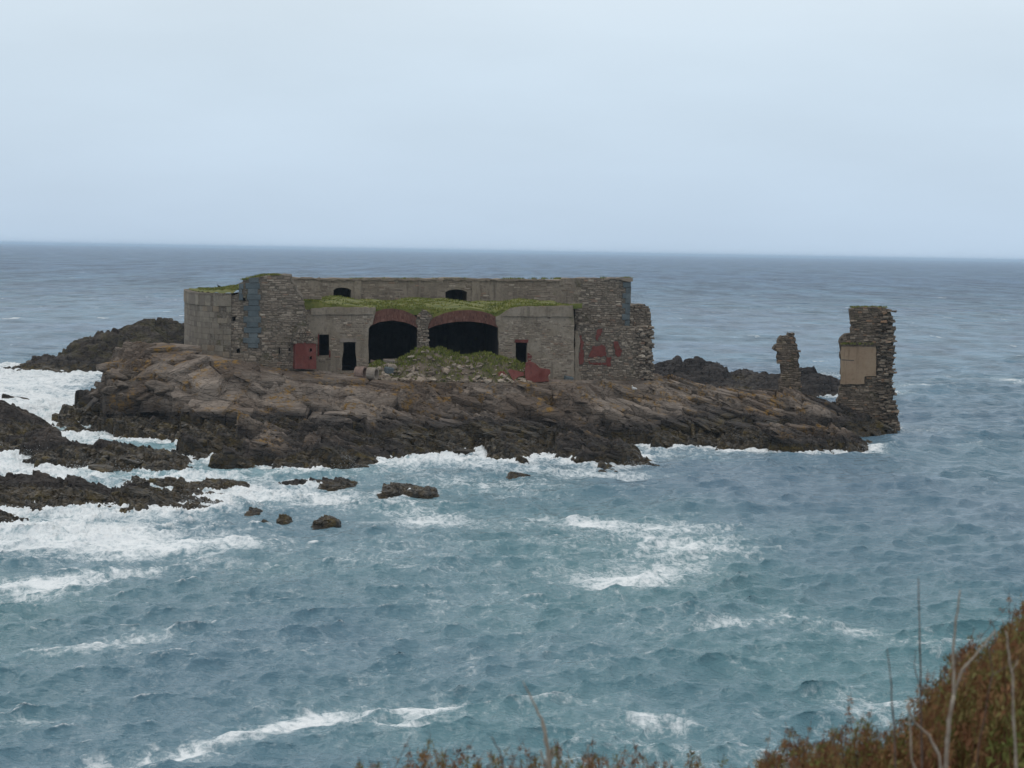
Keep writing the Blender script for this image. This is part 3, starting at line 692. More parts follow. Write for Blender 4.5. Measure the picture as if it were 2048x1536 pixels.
def box_geo(c, half, rot=None, jit=0.0, rnd=random):
    V = np.array([(x, y, z) for z in (-1, 1) for x, y in ((-1, -1), (1, -1), (1, 1), (-1, 1))], float)
    V = V * np.array(half) + np.array([[rnd.uniform(-jit, jit) for _ in range(3)] for _ in range(8)])
    if rot is not None: V = V @ np.array(rot.to_matrix()).T
    return V + np.array(c), [(3, 2, 1, 0), (4, 5, 6, 7), (0, 1, 5, 4), (1, 2, 6, 5), (2, 3, 7, 6), (3, 0, 4, 7)]

# ------------------------------------------------------------------ the fort
fc = at(880, 760, 162)
fort = empty('fort', (fc[0], fc[1], 4.05), 'ruined stone sea fort with two red brick arches on the rocky island', 'fort')
# upper wall behind the grass roof
PB = Plane(572, 182, 1264, 186, 580)
emb = [[(667, 604), (667, 580), (673, 576.5), (684, 575), (695, 576.5), (702, 580), (702, 604)], [(891, 606), (891, 584), (899, 580), (912, 578.5), (925, 580), (934, 584), (934, 606)]]
ub_px = [(572, 616), (572, 554), (600, 556), (700, 557), (760, 556), (850, 557.5), (905, 556), (960, 558), (1060, 559), (1122, 560), (1124, 557), (1262, 556), (1262, 616)]
upper = slab_obj('upper_wall', PB, ub_px, 4.5, M_UPPER, fort, emb, rag=(0.5, 0.05))
upo = PB.poly(ub_px); uph = [PB.poly(h) for h in emb]
st = courses(PB, upo, uph, (0.17, 0.24), (0.3, 0.65), (0.0, 0.035), 91, skip=0.35, zone=lambda u, z, r: math.sin(u * 0.9) + 0.6 * math.sin(u * 2.3 + z) > -0.55)
lay(st, upper, M_RUBBLE, 0)
for h in emb: slab_obj('embrasure_back', PB, [(h[0][0] - 4, 612), (h[0][0] - 4, 570), (h[-1][0] + 4, 570), (h[-1][0] + 4, 612)], 0.3, M_SHADE, upper, w=-4.52)
slab_obj('pier', PB, [(708, 612), (709, 562), (722, 561), (724, 612)], 0.3, M_FACADE, upper, w=0.10, rag=(0.3, 0.05))
slab_obj('pier', PB, [(943, 614), (944, 562), (960, 561), (962, 614)], 0.3, M_FACADE, upper, w=0.10, rag=(0.3, 0.05))
slab_obj('coping', PB, [(585, 559), (585, 556), (1120, 559), (1120, 562)], 0.9, M_RUBBLE, upper, w=0.14, rag=(0.3, 0.11))
# front of the casemates
PF = Plane(600, 159.2, 1160, 161.3)
win = [(638, 712), (638, 669), (658, 669), (658, 711)]
door = [(684, 742), (684, 720), (687, 700), (686.5, 684), (711, 684), (711, 705), (713, 722), (713, 742)]
door2 = [(1031, 735), (1031.5, 685), (1054.5, 685), (1053.5, 735)]
left_px = [(604, 785), (604, 622), (620, 619), (650, 614), (752, 615), (751, 624), (748, 634), (745, 648), (741, 652), (737, 657), (737, 700), (736, 785)]
right_px = [(997, 785), (998, 700), (997, 655), (992, 648), (991, 634), (1000, 630), (1012, 622), (1022, 616), (1040, 613), (1146, 611), (1148, 640), (1148, 785)]
fl = slab_obj('front_wall', PF, left_px, 0.95, M_FACADE, fort, [win, door], rag=(0.4, 0.035))
fr = slab_obj('front_wall', PF, right_px, 0.95, M_FACADE, fort, [door2], rag=(0.4, 0.035))
lo, ro = PF.poly(left_px), PF.poly(right_px)
tex1 = lambda k, ph, th: (lambda u, z, r: math.sin(u * k + ph) * math.cos(z * 1.9 + ph) + 0.5 * math.sin(u * 2.7 * k + z * 3) + r.uniform(-.4, .4) > th)
lay(courses(PF, lo, [PF.poly(win), PF.poly(door)], (0.14, 0.2), (0.2, 0.45), (0.0, 0.04), 92, zone=tex1(0.9, 0.3, 0.0)), fl, M_RUBBLE, 40)
lay(courses(PF, ro, [PF.poly(door2)], (0.13, 0.19), (0.18, 0.42), (0.0, 0.045), 93, zone=lambda u, z, r: (1.5 if 4.6 < z < 8.8 else 0.4) * (0.45 + 0.4 * math.sin(u * 1.3) * math.sin(z * 2.1)) > r.random()), fr, M_RUBBLE, 40)
slab_obj('cornice', PF, [(622, 629), (622, 617), (748, 615), (746, 628.5)], 1.05, M_FACADE, fl, w=0.14, rag=(0.35, 0.03))
slab_obj('cornice', PF, [(1006, 632), (1020, 618), (1042, 614), (1144, 612), (1144, 634)], 1.05, M_FACADE, fr, w=0.14, rag=(0.35, 0.03))
slab_obj('lintel', PF, [(680, 684), (680, 677), (713, 677), (713, 684)], 0.5, M_CONCRETE, fl, w=0.07, rag=(0.2, 0.02))
slab_obj('lintel', PF, [(1029, 685), (1030, 679), (1057, 679), (1056, 685)], 0.5, M_RED, fr, w=0.05, rag=(0.2, 0.03))
slab_obj('jamb', PF, [(635, 712), (636, 668), (638, 668), (638, 712)], 0.4, M_RED, fl, w=0.05, rag=(0.2, 0.02))
slab_obj('jamb', PF, [(658, 714), (658.5, 700), (661, 702), (661, 716)], 0.4, M_RED, fl, w=0.05, rag=(0.2, 0.02))
slab_obj('jamb', PF, [(1055, 728), (1055, 705), (1064, 712), (1060, 728)], 0.4, M_RED, fr, w=0.03, rag=(0.2, 0.04))
# pier between the vaults
pier_px = [(833, 785), (836, 700), (836, 660), (832, 640), (838, 628), (846, 618), (856, 622), (866, 636), (858, 645), (857, 662), (858, 700), (860, 785)]
pier = slab_obj('vault_pier', PF, pier_px, 1.2, M_CORE, fort, w=-0.05, rag=(0.25, 0.08))
lay(courses(PF, PF.poly(pier_px), [], (0.1, 0.19), (0.14, 0.38), (-0.02, 0.12), 94, edge=0.1), pier, M_RUBBLE, 40)
# brick vaults
ARCH = [([(735, 658), (745, 650), (760, 644), (785, 641), (810, 645), (824, 650), (838, 658)], [(744, 637), (750, 624), (766, 618.5), (785, 617), (808, 621), (824, 628), (840, 640)]),
        ([(856, 658), (870, 652), (890, 647), (915, 643.5), (940, 643), (968, 646.5), (985, 651), (999, 657)], [(860, 641), (870, 634), (890, 626), (915, 621), (940, 620), (965, 623), (982, 628), (994, 635)])]
def along(line, t):
    n = len(line) - 1; x = min(max(t, 0), 1) * n; i = min(int(x), n - 1); f = x - i
    return (line[i][0] * (1 - f) + line[i + 1][0] * f, line[i][1] * (1 - f) + line[i + 1][1] * f)
for k, (inn, ext) in enumerate(ARCH):
    a = [along(PF.poly(inn), t / 30) for t in range(31)]; b = [along(PF.poly(ext), t / 30) for t in range(31)]
    V, F = slab(PF, a + b[::-1], 16.0, w=-0.12)
    g = Geo(); g.add(V, F); vault = g.build('brick_vault', M_BRICK, fort)
    rnd = random.Random(5 + k); g = Geo(); inn_, ext_ = PF.poly(inn), PF.poly(ext)
    nb = 52 if k == 0 else 70
    for ring in range(4):
        t0, t1 = ring / 4 + 0.012, (ring + 1) / 4 - 0.012
        for i in range(nb):
            s0, s1 = (i + 0.08 + 0.5 * (ring % 2)) / (nb + .5), (i + 0.92 + 0.5 * (ring % 2)) / (nb + .5)
            if s1 > 1 or rnd.random() < 0.02: continue
            A0, A1, B0, B1 = along(inn_, s0), along(inn_, s1), along(ext_, s0), along(ext_, s1)
            L = lambda p, q, t: (p[0] + (q[0] - p[0]) * t, p[1] + (q[1] - p[1]) * t)
            q = [L(A0, B0, t0), L(A1, B1, t0), L(A1, B1, t1), L(A0, B0, t1)]; w = -0.12 + rnd.uniform(0.008, 0.04)
            Vb = [PF.P(u, z, -0.2) for u, z in q] + [PF.P(u, z, w) for u, z in q]
            g.add(Vb, [(0, 1, 5, 4), (1, 2, 6, 5), (2, 3, 7, 6), (3, 0, 4, 7), (4, 5, 6, 7)], min(1, max(0, rnd.gauss(0.5, 0.22))))
    o = g.build('arch_bricks', M_BRICK, vault); o['kind'] = 'stuff'
# rooms behind: side walls, back wall, roof slab
def room_wall(px0, px1, d0, d1, z0=3.5, z1=9.5, name='inner_wall', mat=M_SHADE):
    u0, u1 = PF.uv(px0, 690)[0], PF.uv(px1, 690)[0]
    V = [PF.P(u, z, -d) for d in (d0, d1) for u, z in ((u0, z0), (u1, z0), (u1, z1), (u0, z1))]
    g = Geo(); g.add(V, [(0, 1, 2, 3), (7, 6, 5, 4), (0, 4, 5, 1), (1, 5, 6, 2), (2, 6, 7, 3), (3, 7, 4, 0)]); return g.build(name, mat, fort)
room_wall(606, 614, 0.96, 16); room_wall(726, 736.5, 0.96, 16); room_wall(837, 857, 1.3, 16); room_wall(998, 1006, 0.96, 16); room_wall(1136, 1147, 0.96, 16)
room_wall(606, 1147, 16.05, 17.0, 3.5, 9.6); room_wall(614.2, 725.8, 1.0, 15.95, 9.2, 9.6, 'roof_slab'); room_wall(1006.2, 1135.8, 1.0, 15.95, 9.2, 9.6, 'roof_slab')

# tall broken wall on the left, with blue-grey quoins
PL = Plane(455, 157.0, 608, 157.6)
slits = [[(557.5, 708), (557.5, 690), (560, 690), (560, 708)], [(578, 708), (578, 690), (580.5, 690), (580.5, 708)], [(465, 642), (464, 634), (471, 633), (471, 642)], [(485, 602), (485, 596), (491, 596), (491, 602)], [(473, 706), (473, 698), (480, 697), (480, 706)]]
lw_px = [(452, 785), (452, 592), (468, 590), (477, 588), (478, 567), (484, 566), (486, 560), (500, 557), (520, 554), (545, 551), (565, 550), (580, 552), (583, 562), (590, 573), (598, 588), (606, 600), (611, 622), (613, 650), (612, 690), (608, 785)]
lw = slab_obj('left_wall', PL, lw_px, 11.0, M_CORE, fort, slits, rag=(0.25, 0.06))
lwo = PL.poly(lw_px); quo = []
rnd = random.Random(21)
y = 696.0; k = 0
QB = Geo()
qpoly = []
while y > 566:
    h = rnd.uniform(9.5, 12); x0, x1 = ((488, 521) if k % 2 else (496, 515)) if y > 600 else ((494, 519) if k % 2 else (498, 515))
    x0 += rnd.uniform(-3, 2); x1 += rnd.uniform(-2, 3)
    a, b = PL.uv(x0, y), PL.uv(x1, y - h)
    V, F = stone_geo(PL, a[0], b[0], a[1] + .01, b[1] - .01, rnd.uniform(0.06, 0.12), rnd, 0.015, 0.025, 0.2)
    mesh_np('quoin', np.array(V), F, M_BLUE, lw, False, {'tint': np.full(12, rnd.random())})
    qpoly.append([(a[0], a[1]), (b[0], a[1]), (b[0], b[1]), (a[0], b[1])]); y -= h; k += 1
for y0, y1, x0, x1 in ((600, 588, 478, 486), (588, 578, 478, 484), (578, 567, 478, 487)):
    a, b = PL.uv(x0, y0), PL.uv(x1, y1)
    V, F = stone_geo(PL, a[0], b[0], a[1] + .01, b[1] - .01, 0.08, rnd, 0.015, 0.025, 0.2)
    mesh_np('quoin', np.array(V), F, M_BLUE, lw, False, {'tint': np.full(12, rnd.random())}); qpoly.append([(a[0], a[1]), (b[0], a[1]), (b[0], b[1]), (a[0], b[1])])
lay(courses(PL, lwo, [PL.poly(s) for s in slits] + qpoly, (0.13, 0.24), (0.2, 0.6), (-0.01, 0.055), 95, skip=0.04, edge=0.05), lw, M_RUBBLE, 300)
PR = Plane(585, 156.6, 640, 157.2)
red = slab_obj('red_wall_remnant', PR, [(590, 738), (591, 686), (610, 685), (632, 687), (633, 738)], 0.9, M_RED, fort, [[(618.5, 703), (619, 697), (624, 697), (624, 703)], [(618.5, 719), (619, 713), (624, 713), (624, 719)]], rag=(0.25, 0.03))
rb_px = [(586, 687), (590, 664), (600, 652), (612, 654), (622, 662), (628, 676), (632, 688)]
rb = slab_obj('rubble_core', PR, rb_px, 1.2, M_CORE, fort, w=-0.1, rag=(0.2, 0.07))
lay(courses(PR, PR.poly(rb_px), [], (0.12, 0.2), (0.14, 0.32), (-0.02, 0.2), 96, edge=0.1), rb, M_RUBBLE)

# curved ashlar flank at the far left
path = [at(px, 690, D)[:2] for px, D in ((462, 156.85), (440, 157.0), (420, 157.5), (404, 158.6), (390, 160.2), (379, 162.6), (371.5, 166), (369, 169), (369, 171))]
pl = [np.array(path[0])]
for a, b in zip(path[:-1], path[1:]):
    a, b = np.array(a), np.array(b)
    for t in np.linspace(0, 1, 7)[1:]: pl.append(a + (b - a) * t)
pl = np.array(pl)
for _ in range(12): pl[1:-1] = 0.5 * pl[1:-1] + 0.25 * (pl[:-2] + pl[2:])
seg = np.linalg.norm(np.diff(pl, axis=0), axis=1); arc = np.concatenate(([0], np.cumsum(seg)))
def pp(s):
    x = np.interp(s, arc, pl[:, 0]); y = np.interp(s, arc, pl[:, 1]); e = 0.05
    t = np.array((np.interp(s + e, arc, pl[:, 0]) - np.interp(s - e, arc, pl[:, 0]), np.interp(s + e, arc, pl[:, 1]) - np.interp(s - e, arc, pl[:, 1]))); t /= np.linalg.norm(t)
    return np.array((x, y)), np.array((-t[1], t[0]))
class Curve:                                     # u runs backwards along the path so that the outside faces the viewer
    def P(s, u, z, w=0.0):
        p, n = pp(u)
        if n[1] > 0 and u < 6: n = -n
        n = n if np.dot(n, p - np.array((-18.0, 175.0))) > 0 else -n
        return np.array((p[0] + n[0] * w, p[1] + n[1] * w, z))
CV = Curve(); zt, zb = 10.62, 3.2
us = np.linspace(0, arc[-1], 60)
V = [CV.P(u, z, w) for u in us for z, w in ((zb, 0), (zt, 0), (zt, -1.2), (zb, -1.2))]; F = []
for i in range(59):
    for a, b in ((0, 1), (1, 2), (2, 3)): F.append((4 * i + a, 4 * i + b, 4 * i + 4 + b, 4 * i + 4 + a))
g = Geo(); g.add(V, F); flank = g.build('curved_flank', M_CORE, fort)
rnd = random.Random(31); z = zb; ash = []
while z < zt - 0.05:
    band = z > 9.55
    h = min(0.85 if band else rnd.uniform(0.36, 0.5), zt - z)
    if not band and z + h > 9.55: h = 9.6 - z
    u = -rnd.uniform(0, 0.7)
    while u < min(arc[-1], 24):
        wd = rnd.uniform(0.55, 1.0) * (1.7 if band else 1)
        a, b = max(0.0, u), min(arc[-1], u + wd)
        if b - a > 0.15 and not (a < 0.5 and rnd.random() < 0.5):
            V, F = stone_geo(CV, a + .008, b - .008, z + .008, z + h - .008, (0.1 if band else 0.03) + rnd.uniform(-.008, .012), rnd, 0.006, 0.014, 0.1)
            V[4:] = [np.array(v) for v in V[4:]]
            ash.append((wd * h, V, [f[::-1] for f in F], min(1, max(0, rnd.gauss(0.5, 0.2)))))
        u += wd
    z += h
lay(ash, flank, M_ASHLAR, 300, 'ashlar_block', 'rear_ashlar')
# parapet body behind the curve with its turf
inner = np.array([[CV.P(u, 0, -0.35)[0], CV.P(u, 0, -0.35)[1]] for u in us]); cen = np.array((at(540, 690, 168)[0], 172.0))
V = []; F = []; NR = 9
for i, p in enumerate(inner):
    for k in range(NR):
        t = k / (NR - 1); q = p + (cen - p) * t * 0.9
        V.append((q[0], q[1], zt + 0.03 + 0.75 * math.sin(min(1, t * 1.6) * math.pi / 2) * min(1, max(0.08, 1 - (i / 60) * 1.6)) + 0.05 * math.sin(i * 1.3 + k * 2)))
for i in range(59):
    for k in range(NR - 1): F.append((i * NR + k, (i + 1) * NR + k, (i + 1) * NR + k + 1, i * NR + k + 1))
g = Geo(); g.add(V, F); flank_turf = g.build('turf_bank', M_TURF, fort, True); flank_turf_v = np.array(V)

# tall broken wall on the right, wing with red paint, lump behind
PT = Plane(1150, 165.6, 1264, 166.4)
rt_px = [(1150, 785), (1150, 612), (1160, 606), (1159, 590), (1164, 575), (1161, 557.5), (1210, 557), (1240, 556.5), (1262, 556), (1261, 600), (1258, 652), (1256, 785)]
rt = slab_obj('right_wall', PT, rt_px, 2.6, M_CORE, fort, rag=(0.25, 0.05)); rto = PT.poly(rt_px); qpoly = []
y = 652.0; k = 0; rnd = random.Random(22)
while y > 566:
    h = rnd.uniform(9, 12); xr = 1262 - (652 - 0) * 0 - 0.03 * (y - 560); x0 = xr - (16 if k % 2 else 10)
    a, b = PT.uv(x0, y), PT.uv(xr, y - h)
    V, F = stone_geo(PT, a[0], b[0], a[1] + .01, b[1] - .01, rnd.uniform(0.05, 0.11), rnd, 0.015, 0.025, 0.3)
    mesh_np('quoin', np.array(V), F, M_BLUE, rt, False, {'tint': np.full(12, rnd.random())})
    qpoly.append([(a[0], a[1]), (b[0], a[1]), (b[0], b[1]), (a[0], b[1])]); y -= h; k += 1
lay(courses(PT, rto, qpoly, (0.13, 0.23), (0.2, 0.55), (-0.01, 0.055), 97, skip=0.04, edge=0.05), rt, M_RUBBLE, 130)
slab_obj('coping', PT, [(1208, 560), (1209, 556), (1264.5, 555), (1264.5, 563), (1258, 564), (1240, 559)], 1.2, M_RUBBLE, rt, w=0.2, rag=(0.2, 0.05))
PW = Plane(1145, 162.0, 1310, 162.8)
wg_px = [(1147, 785), (1149, 740), (1150, 662), (1153, 648), (1164, 645), (1180, 648), (1200, 653), (1225, 656), (1245, 653), (1280, 655), (1298, 650), (1303, 658), (1300, 676), (1303, 692), (1301, 706), (1306, 720), (1304, 738), (1308, 755), (1306, 785)]
wg = slab_obj('wing_wall', PW, wg_px, 2.6, M_CORE, fort, rag=(0.2, 0.08)); wgo = PW.poly(wg_px)
reds = [[(1155, 729), (1158, 705), (1161, 690), (1156, 674), (1162, 670), (1167, 684), (1166, 700), (1168, 712), (1167, 729)], [(1191, 678), (1193, 661), (1205, 656), (1205, 664), (1199, 672), (1196, 682)],
        [(1177, 714), (1181, 704), (1186, 692), (1210, 690), (1213, 713)], [(1214, 732), (1213, 714), (1222, 713), (1222, 732)], [(1231, 710), (1227, 684), (1236, 683), (1242, 698), (1243, 710), (1236, 714)], [(1177, 727), (1177, 716), (1179, 716), (1181, 725), (1213, 725), (1213, 729), (1190, 730)]]
lay(courses(PW, wgo, [PW.poly(r) for r in reds], (0.13, 0.22), (0.15, 0.42), (-0.02, 0.09), 98, edge=0.12), wg, M_RUBBLE, 260)
for r in reds: slab_obj('red_plaster', PW, r, 0.2, M_RED, wg, w=0.04, rag=(0.12, 0.075))
slab_obj('plaster_edge', PW, [(1147, 785), (1146, 760), (1149, 740), (1150, 664), (1156, 662), (1160, 680), (1157, 705), (1158, 740), (1163, 760), (1164, 785)], 0.5, M_FACADE, wg, w=0.12, rag=(0.3, 0.03))
PZ = Plane(1250, 168, 1305, 168.3)
lm_px = [(1254, 710), (1257, 622), (1263, 612), (1276, 608), (1290, 609), (1298, 615), (1301, 628), (1303, 650), (1303, 710)]
lm = slab_obj('rear_wall_stump', PZ, lm_px, 3.0, M_CORE, fort, rag=(0.2, 0.06))
lay(courses(PZ, PZ.poly(lm_px), [], (0.13, 0.2), (0.18, 0.4), (0.0, 0.1), 99, edge=0.1), lm, M_RUBBLE, 60)
# ragged end of the wing: loose stones proud of the broken edge
rnd = random.Random(44); ends = []
for i in range(150):
    t = rnd.random(); py = 655 + t * 110; px = rnd.uniform(1272, 1306)
    u, z = PW.uv(px, py); s = rnd.uniform(.08, .2)
    V, F = stone_geo(PW, u - s, u + s, z - s * .5, z + s * .5, rnd.uniform(0.1, 0.38), rnd, 0.04, 0.05, 0.3); ends.append((4 * s * s, V, F, min(1, max(0, rnd.gauss(.5, .25)))))
lay(ends, wg, M_RUBBLE, 40)

# ------------------------------------------------------------------ turf roof and its grass
front = [(606, 601), (625, 602), (640, 605), (652, 612), (700, 613), (740, 616), (752, 619), (785, 616), (820, 621), (846, 618), (868, 632), (880, 628), (900, 622), (940, 618), (970, 622), (988, 630), (1005, 627), (1025, 615), (1060, 612), (1140, 609), (1165, 606)]
fx = np.array([PF.uv(*p) for p in front])
nu, nd = 150, 24; uu = np.linspace(fx[0, 0], fx[-1, 0], nu); V = np.zeros((nu, nd, 3))
for j, t in enumerate(np.linspace(0, 1, nd)):
    d = 0.10 + t * 22.5
    zf = np.interp(uu, fx[:, 0], fx[:, 1]) + 0.04; zb_ = 9.80 + 0.12 * np.sin(uu * 0.7) + 0.10 * np.sin(uu * 1.9 + t * 9)
    s = sstep(0, 0.22, t); z = zf * (1 - s) + zb_ * s
    if j == 0: z = z - np.where(uu < fx[3, 0], 0.8, 0.45)
    for i in range(nu): V[i, j] = PF.P(uu[i], z[i], -(0.12 if j == 0 else d - 0.9))
idx = np.arange(nu * nd).reshape(nu, nd)
Fq = np.stack((idx[:-1, :-1], idx[1:, :-1], idx[1:, 1:], idx[:-1, 1:]), -1).reshape(-1, 4)
roof_v = V.reshape(-1, 3)
roof = mesh_np('turf_roof', roof_v, Fq, M_TURF, fort, True, {'tint': np.full(len(roof_v), .5)})
def blades(points, hgt, n, seed, mat, name, spread=0.12, wide=0.03):
    r = np.random.default_rng(seed); P = np.repeat(np.asarray(points), n, 0); m_ = len(P)
    a = r.uniform(0, 2 * np.pi, m_); off_ = r.normal(0, spread, (m_, 2)); h = hgt * r.uniform(0.45, 1.25, m_); lean = r.normal(0, 0.35, (m_, 2)) * h[:, None]
    base = P + np.c_[off_, np.full(m_, -0.03)]; dx = np.c_[np.cos(a), np.sin(a), np.zeros(m_)] * wide * r.uniform(.6, 1.5, m_)[:, None]
    tip = base + np.c_[lean, h]; mid = base + np.c_[lean * 0.35, h * 0.6]
    V = np.stack((base - dx, base + dx, mid + dx * .7, tip, mid - dx * .7), 1).reshape(-1, 3)
    i = np.arange(m_) * 5; F = np.concatenate((np.stack((i, i + 1, i + 2), 1), np.stack((i, i + 2, i + 4), 1), np.stack((i + 4, i + 2, i + 3), 1)))
    t = np.repeat(np.clip(np.repeat(r.normal(.5, .22, len(points)), n) + r.normal(0, .1, m_), 0, 1), 5)
    o = mesh_np(name, V, F, mat, None, False, {'tint': t}); return tag(o, kind='stuff')
r_ = np.random.default_rng(3)
def on_grid(Vg, nu, nd, cnt, dmax=1.0, seed=1):
    r = np.random.default_rng(seed); a = r.uniform(0, nu - 1.001, cnt); b = 1 + r.uniform(0, 1, cnt) ** 1.6 * (nd - 2.001) * dmax
    G = Vg.reshape(nu, nd, 3); i, j = a.astype(int), b.astype(int); fa, fb = (a - i)[:, None], (b - j)[:, None]
    return (G[i, j] * (1 - fa) + G[i + 1, j] * fa) * (1 - fb) + (G[i, j + 1] * (1 - fa) + G[i + 1, j + 1] * fa) * fb
pts = on_grid(roof_v, nu, nd, 5200, 1.0, 5)
keep = FBM(pts[:, 0] / 9, pts[:, 1] / 9) + RNG.normal(0, .3, len(pts)) > -0.35
tag(blades(pts[keep], 0.15, 5, 6, M_GRASS, 'roof_grass'), 'green grass covering the fort roof')
fpts = on_grid(flank_turf_v, 60, NR, 900, 0.8, 7)
tag(blades(fpts, 0.16, 5, 8, M_GRASS, 'flank_grass'), 'short grass on the curved left flank')
tops = []
for P_, x0, x1, f, cnt in ((PL, 486, 585, lambda x: 560 - 10 * min(1, (x - 486) / 40), 130), (PB, 700, 1120, lambda x: 557.5, 160), (PT, 1206, 1263, lambda x: 556, 40)):
    for _ in range(cnt):
        x = random.uniform(x0, x1)
        if math.sin(x * 0.05) + math.sin(x * .017 + 1) < -0.6: continue
        u, z = P_.uv(x, f(x)); tops.append(P_.P(u, z, -random.uniform(0, 0.8)))
tag(blades(np.array(tops), 0.17, 6, 9, M_GRASS, 'wall_top_grass', 0.15), 'tufts of grass along the wall tops')
# ------------------------------------------------------------------ rubble mound in front of the vaults
sil = [(715, 748), (735, 730), (748, 716), (765, 711), (790, 706), (820, 700), (850, 692), (870, 693), (900, 697), (918, 702), (940, 697), (962, 691), (975, 693), (990, 702), (1005, 709), (1022, 716), (1045, 723), (1060, 735), (1075, 752)]
mz = np.array([at(px, py + 12, 159.2) for px, py in sil])
def mound_z(x, y):
    top = np.interp(x, mz[:, 0], mz[:, 2], left=3.6, right=3.6)
    f = sstep(156.9, 159.3, y) ** 0.8 * sstep(168, 160, y)
    rough = 0.16 * FBM(x / 7, y / 7) + 0.07 * FBM2(x / 3, y / 3)
    return 3.95 + (top - 3.95) * f + rough * f - 0.6 * sstep(157.1, 156.7, y)
mx = np.arange(mz[0, 0], mz[-1, 0], 0.12); my = np.arange(156.7, 168, 0.12)
X, Y = np.meshgrid(mx, my, indexing='ij'); Z = mound_z(X, Y); idx = np.arange(X.size).reshape(X.shape)
Fq = np.stack((idx[:-1, :-1], idx[1:, :-1], idx[1:, 1:], idx[:-1, 1:]), -1).reshape(-1, 4)
mc = (float(mx.mean()), 158.5, 4.05)
heap = empty('rubble_mound', mc, 'grassy mound of rubble heaped before the two brick arches', 'mound')
mesh_np('earth_bank', np.stack((X, Y, Z), -1).reshape(-1, 3), Fq, M_MOUND, heap, True, {'tint': np.full(X.size, .5)})
def hull_rock(seed, size, n=16, flat=0.6, sub=0):
    rnd = random.Random(seed); bm = bmesh.new()
    for _ in range(n):
        v = Vector([rnd.gauss(0, 1) for _ in range(3)]); v.normalize(); mxx = max(abs(c) for c in v); v = v * (0.55 + 0.45 / max(mxx, .4) * 0.6) * rnd.uniform(.8, 1.1)
        bm.verts.new((v.x, v.y * rnd.uniform(.9, 1), v.z * flat))
    res = bmesh.ops.convex_hull(bm, input=bm.verts[:])
    bmesh.ops.delete(bm, geom=list({x for x in res['geom_interior'] + res['geom_unused'] if isinstance(x, bmesh.types.BMVert)}), context='VERTS')
    if sub:
        bmesh.ops.bevel(bm, geom=bm.edges[:], offset=0.06, segments=1, affect='EDGES')
        bmesh.ops.triangulate(bm, faces=bm.faces[:])
        bmesh.ops.subdivide_edges(bm, edges=bm.edges[:], cuts=sub, use_grid_fill=True)
    bm.normal_update(); bm.verts.index_update()
    V = np.array([v.co[:] for v in bm.verts]); F = [tuple(v.index for v in f.verts) for f in bm.faces]; bm.free()
    if sub:
        V = V * (1 + 0.05 * FBM2(V[:, :1] * 0.13 + seed * .17, V[:, 1:2] * .13 + V[:, 2:] * .09))
    return V, F
ROCKS = [hull_rock(100 + i, 1, 14, 0.6) for i in range(14)]
def rotm(rx, ry, rz): return np.array((Matrix.Rotation(rz, 3, 'Z') @ Matrix.Rotation(ry, 3, 'Y') @ Matrix.Rotation(rx, 3, 'X')))
rnd = random.Random(77); stones = []
for i in range(520):
    x = rnd.uniform(mz[1, 0], mz[-2, 0]); y = rnd.uniform(156.6, 159.0); t = (y - 156.6) / 2.4
    if rnd.random() < t * 0.75: continue
    s = rnd.choice((0.1, 0.13, 0.17, 0.22, 0.3)) * rnd.uniform(.8, 1.3) * (1.5 if x < -5 and rnd.random() < .3 else 1)
    V, F = ROCKS[rnd.randrange(14)]
    z = float(mound_z(np.array([x]), np.array([y]))[0])
    V = (V * np.array((s * rnd.uniform(.9, 1.5), s, s * rnd.uniform(.7, 1.1)))) @ rotm(rnd.uniform(-.4, .4), rnd.uniform(-.4, .4), rnd.uniform(0, 6.3)).T + np.array((x, y, max(z, 4.05) + s * .15))
    stones.append((s, V, F, min(1, max(0, rnd.gauss(.6, .2)))))
lay(stones, heap, M_RUBBLE, 220)
gp = []
while len(gp) < 2300:
    x = random.uniform(mz[1, 0], mz[-2, 0]); y = random.uniform(157.0, 160.6); t = (y - 156.9) / 2.4
    if random.random() < 0.14 + 1.1 * t ** 1.2: gp.append((x, y, float(mound_z(np.array([x]), np.array([y]))[0])))
tag(blades(np.array(gp), 0.2, 5, 12, M_GRASS, 'mound_grass', 0.1), 'grass growing over the rubble mound')
# yard of trodden earth in front of the right-hand door
yx = np.arange(-4.2, 5.4, 0.2); yy = np.arange(156.9, 160.4, 0.25); X, Y = np.meshgrid(yx, yy, indexing='ij')
Z = 4.17 + 0.05 * FBM(X / 8, Y / 8) - 0.5 * sstep(158.2, 156.9, Y) - 0.4 * sstep(3.4, 5.2, X) - 0.4 * sstep(-3.4, -4.2, X); idx = np.arange(X.size).reshape(X.shape)
Fq = np.stack((idx[:-1, :-1], idx[1:, :-1], idx[1:, 1:], idx[:-1, 1:]), -1).reshape(-1, 4)
tag(mesh_np('yard', np.stack((X, Y, Z), -1).reshape(-1, 3), Fq, M_YARD, None, True, {'tint': np.full(X.size, .5)}), kind='structure')

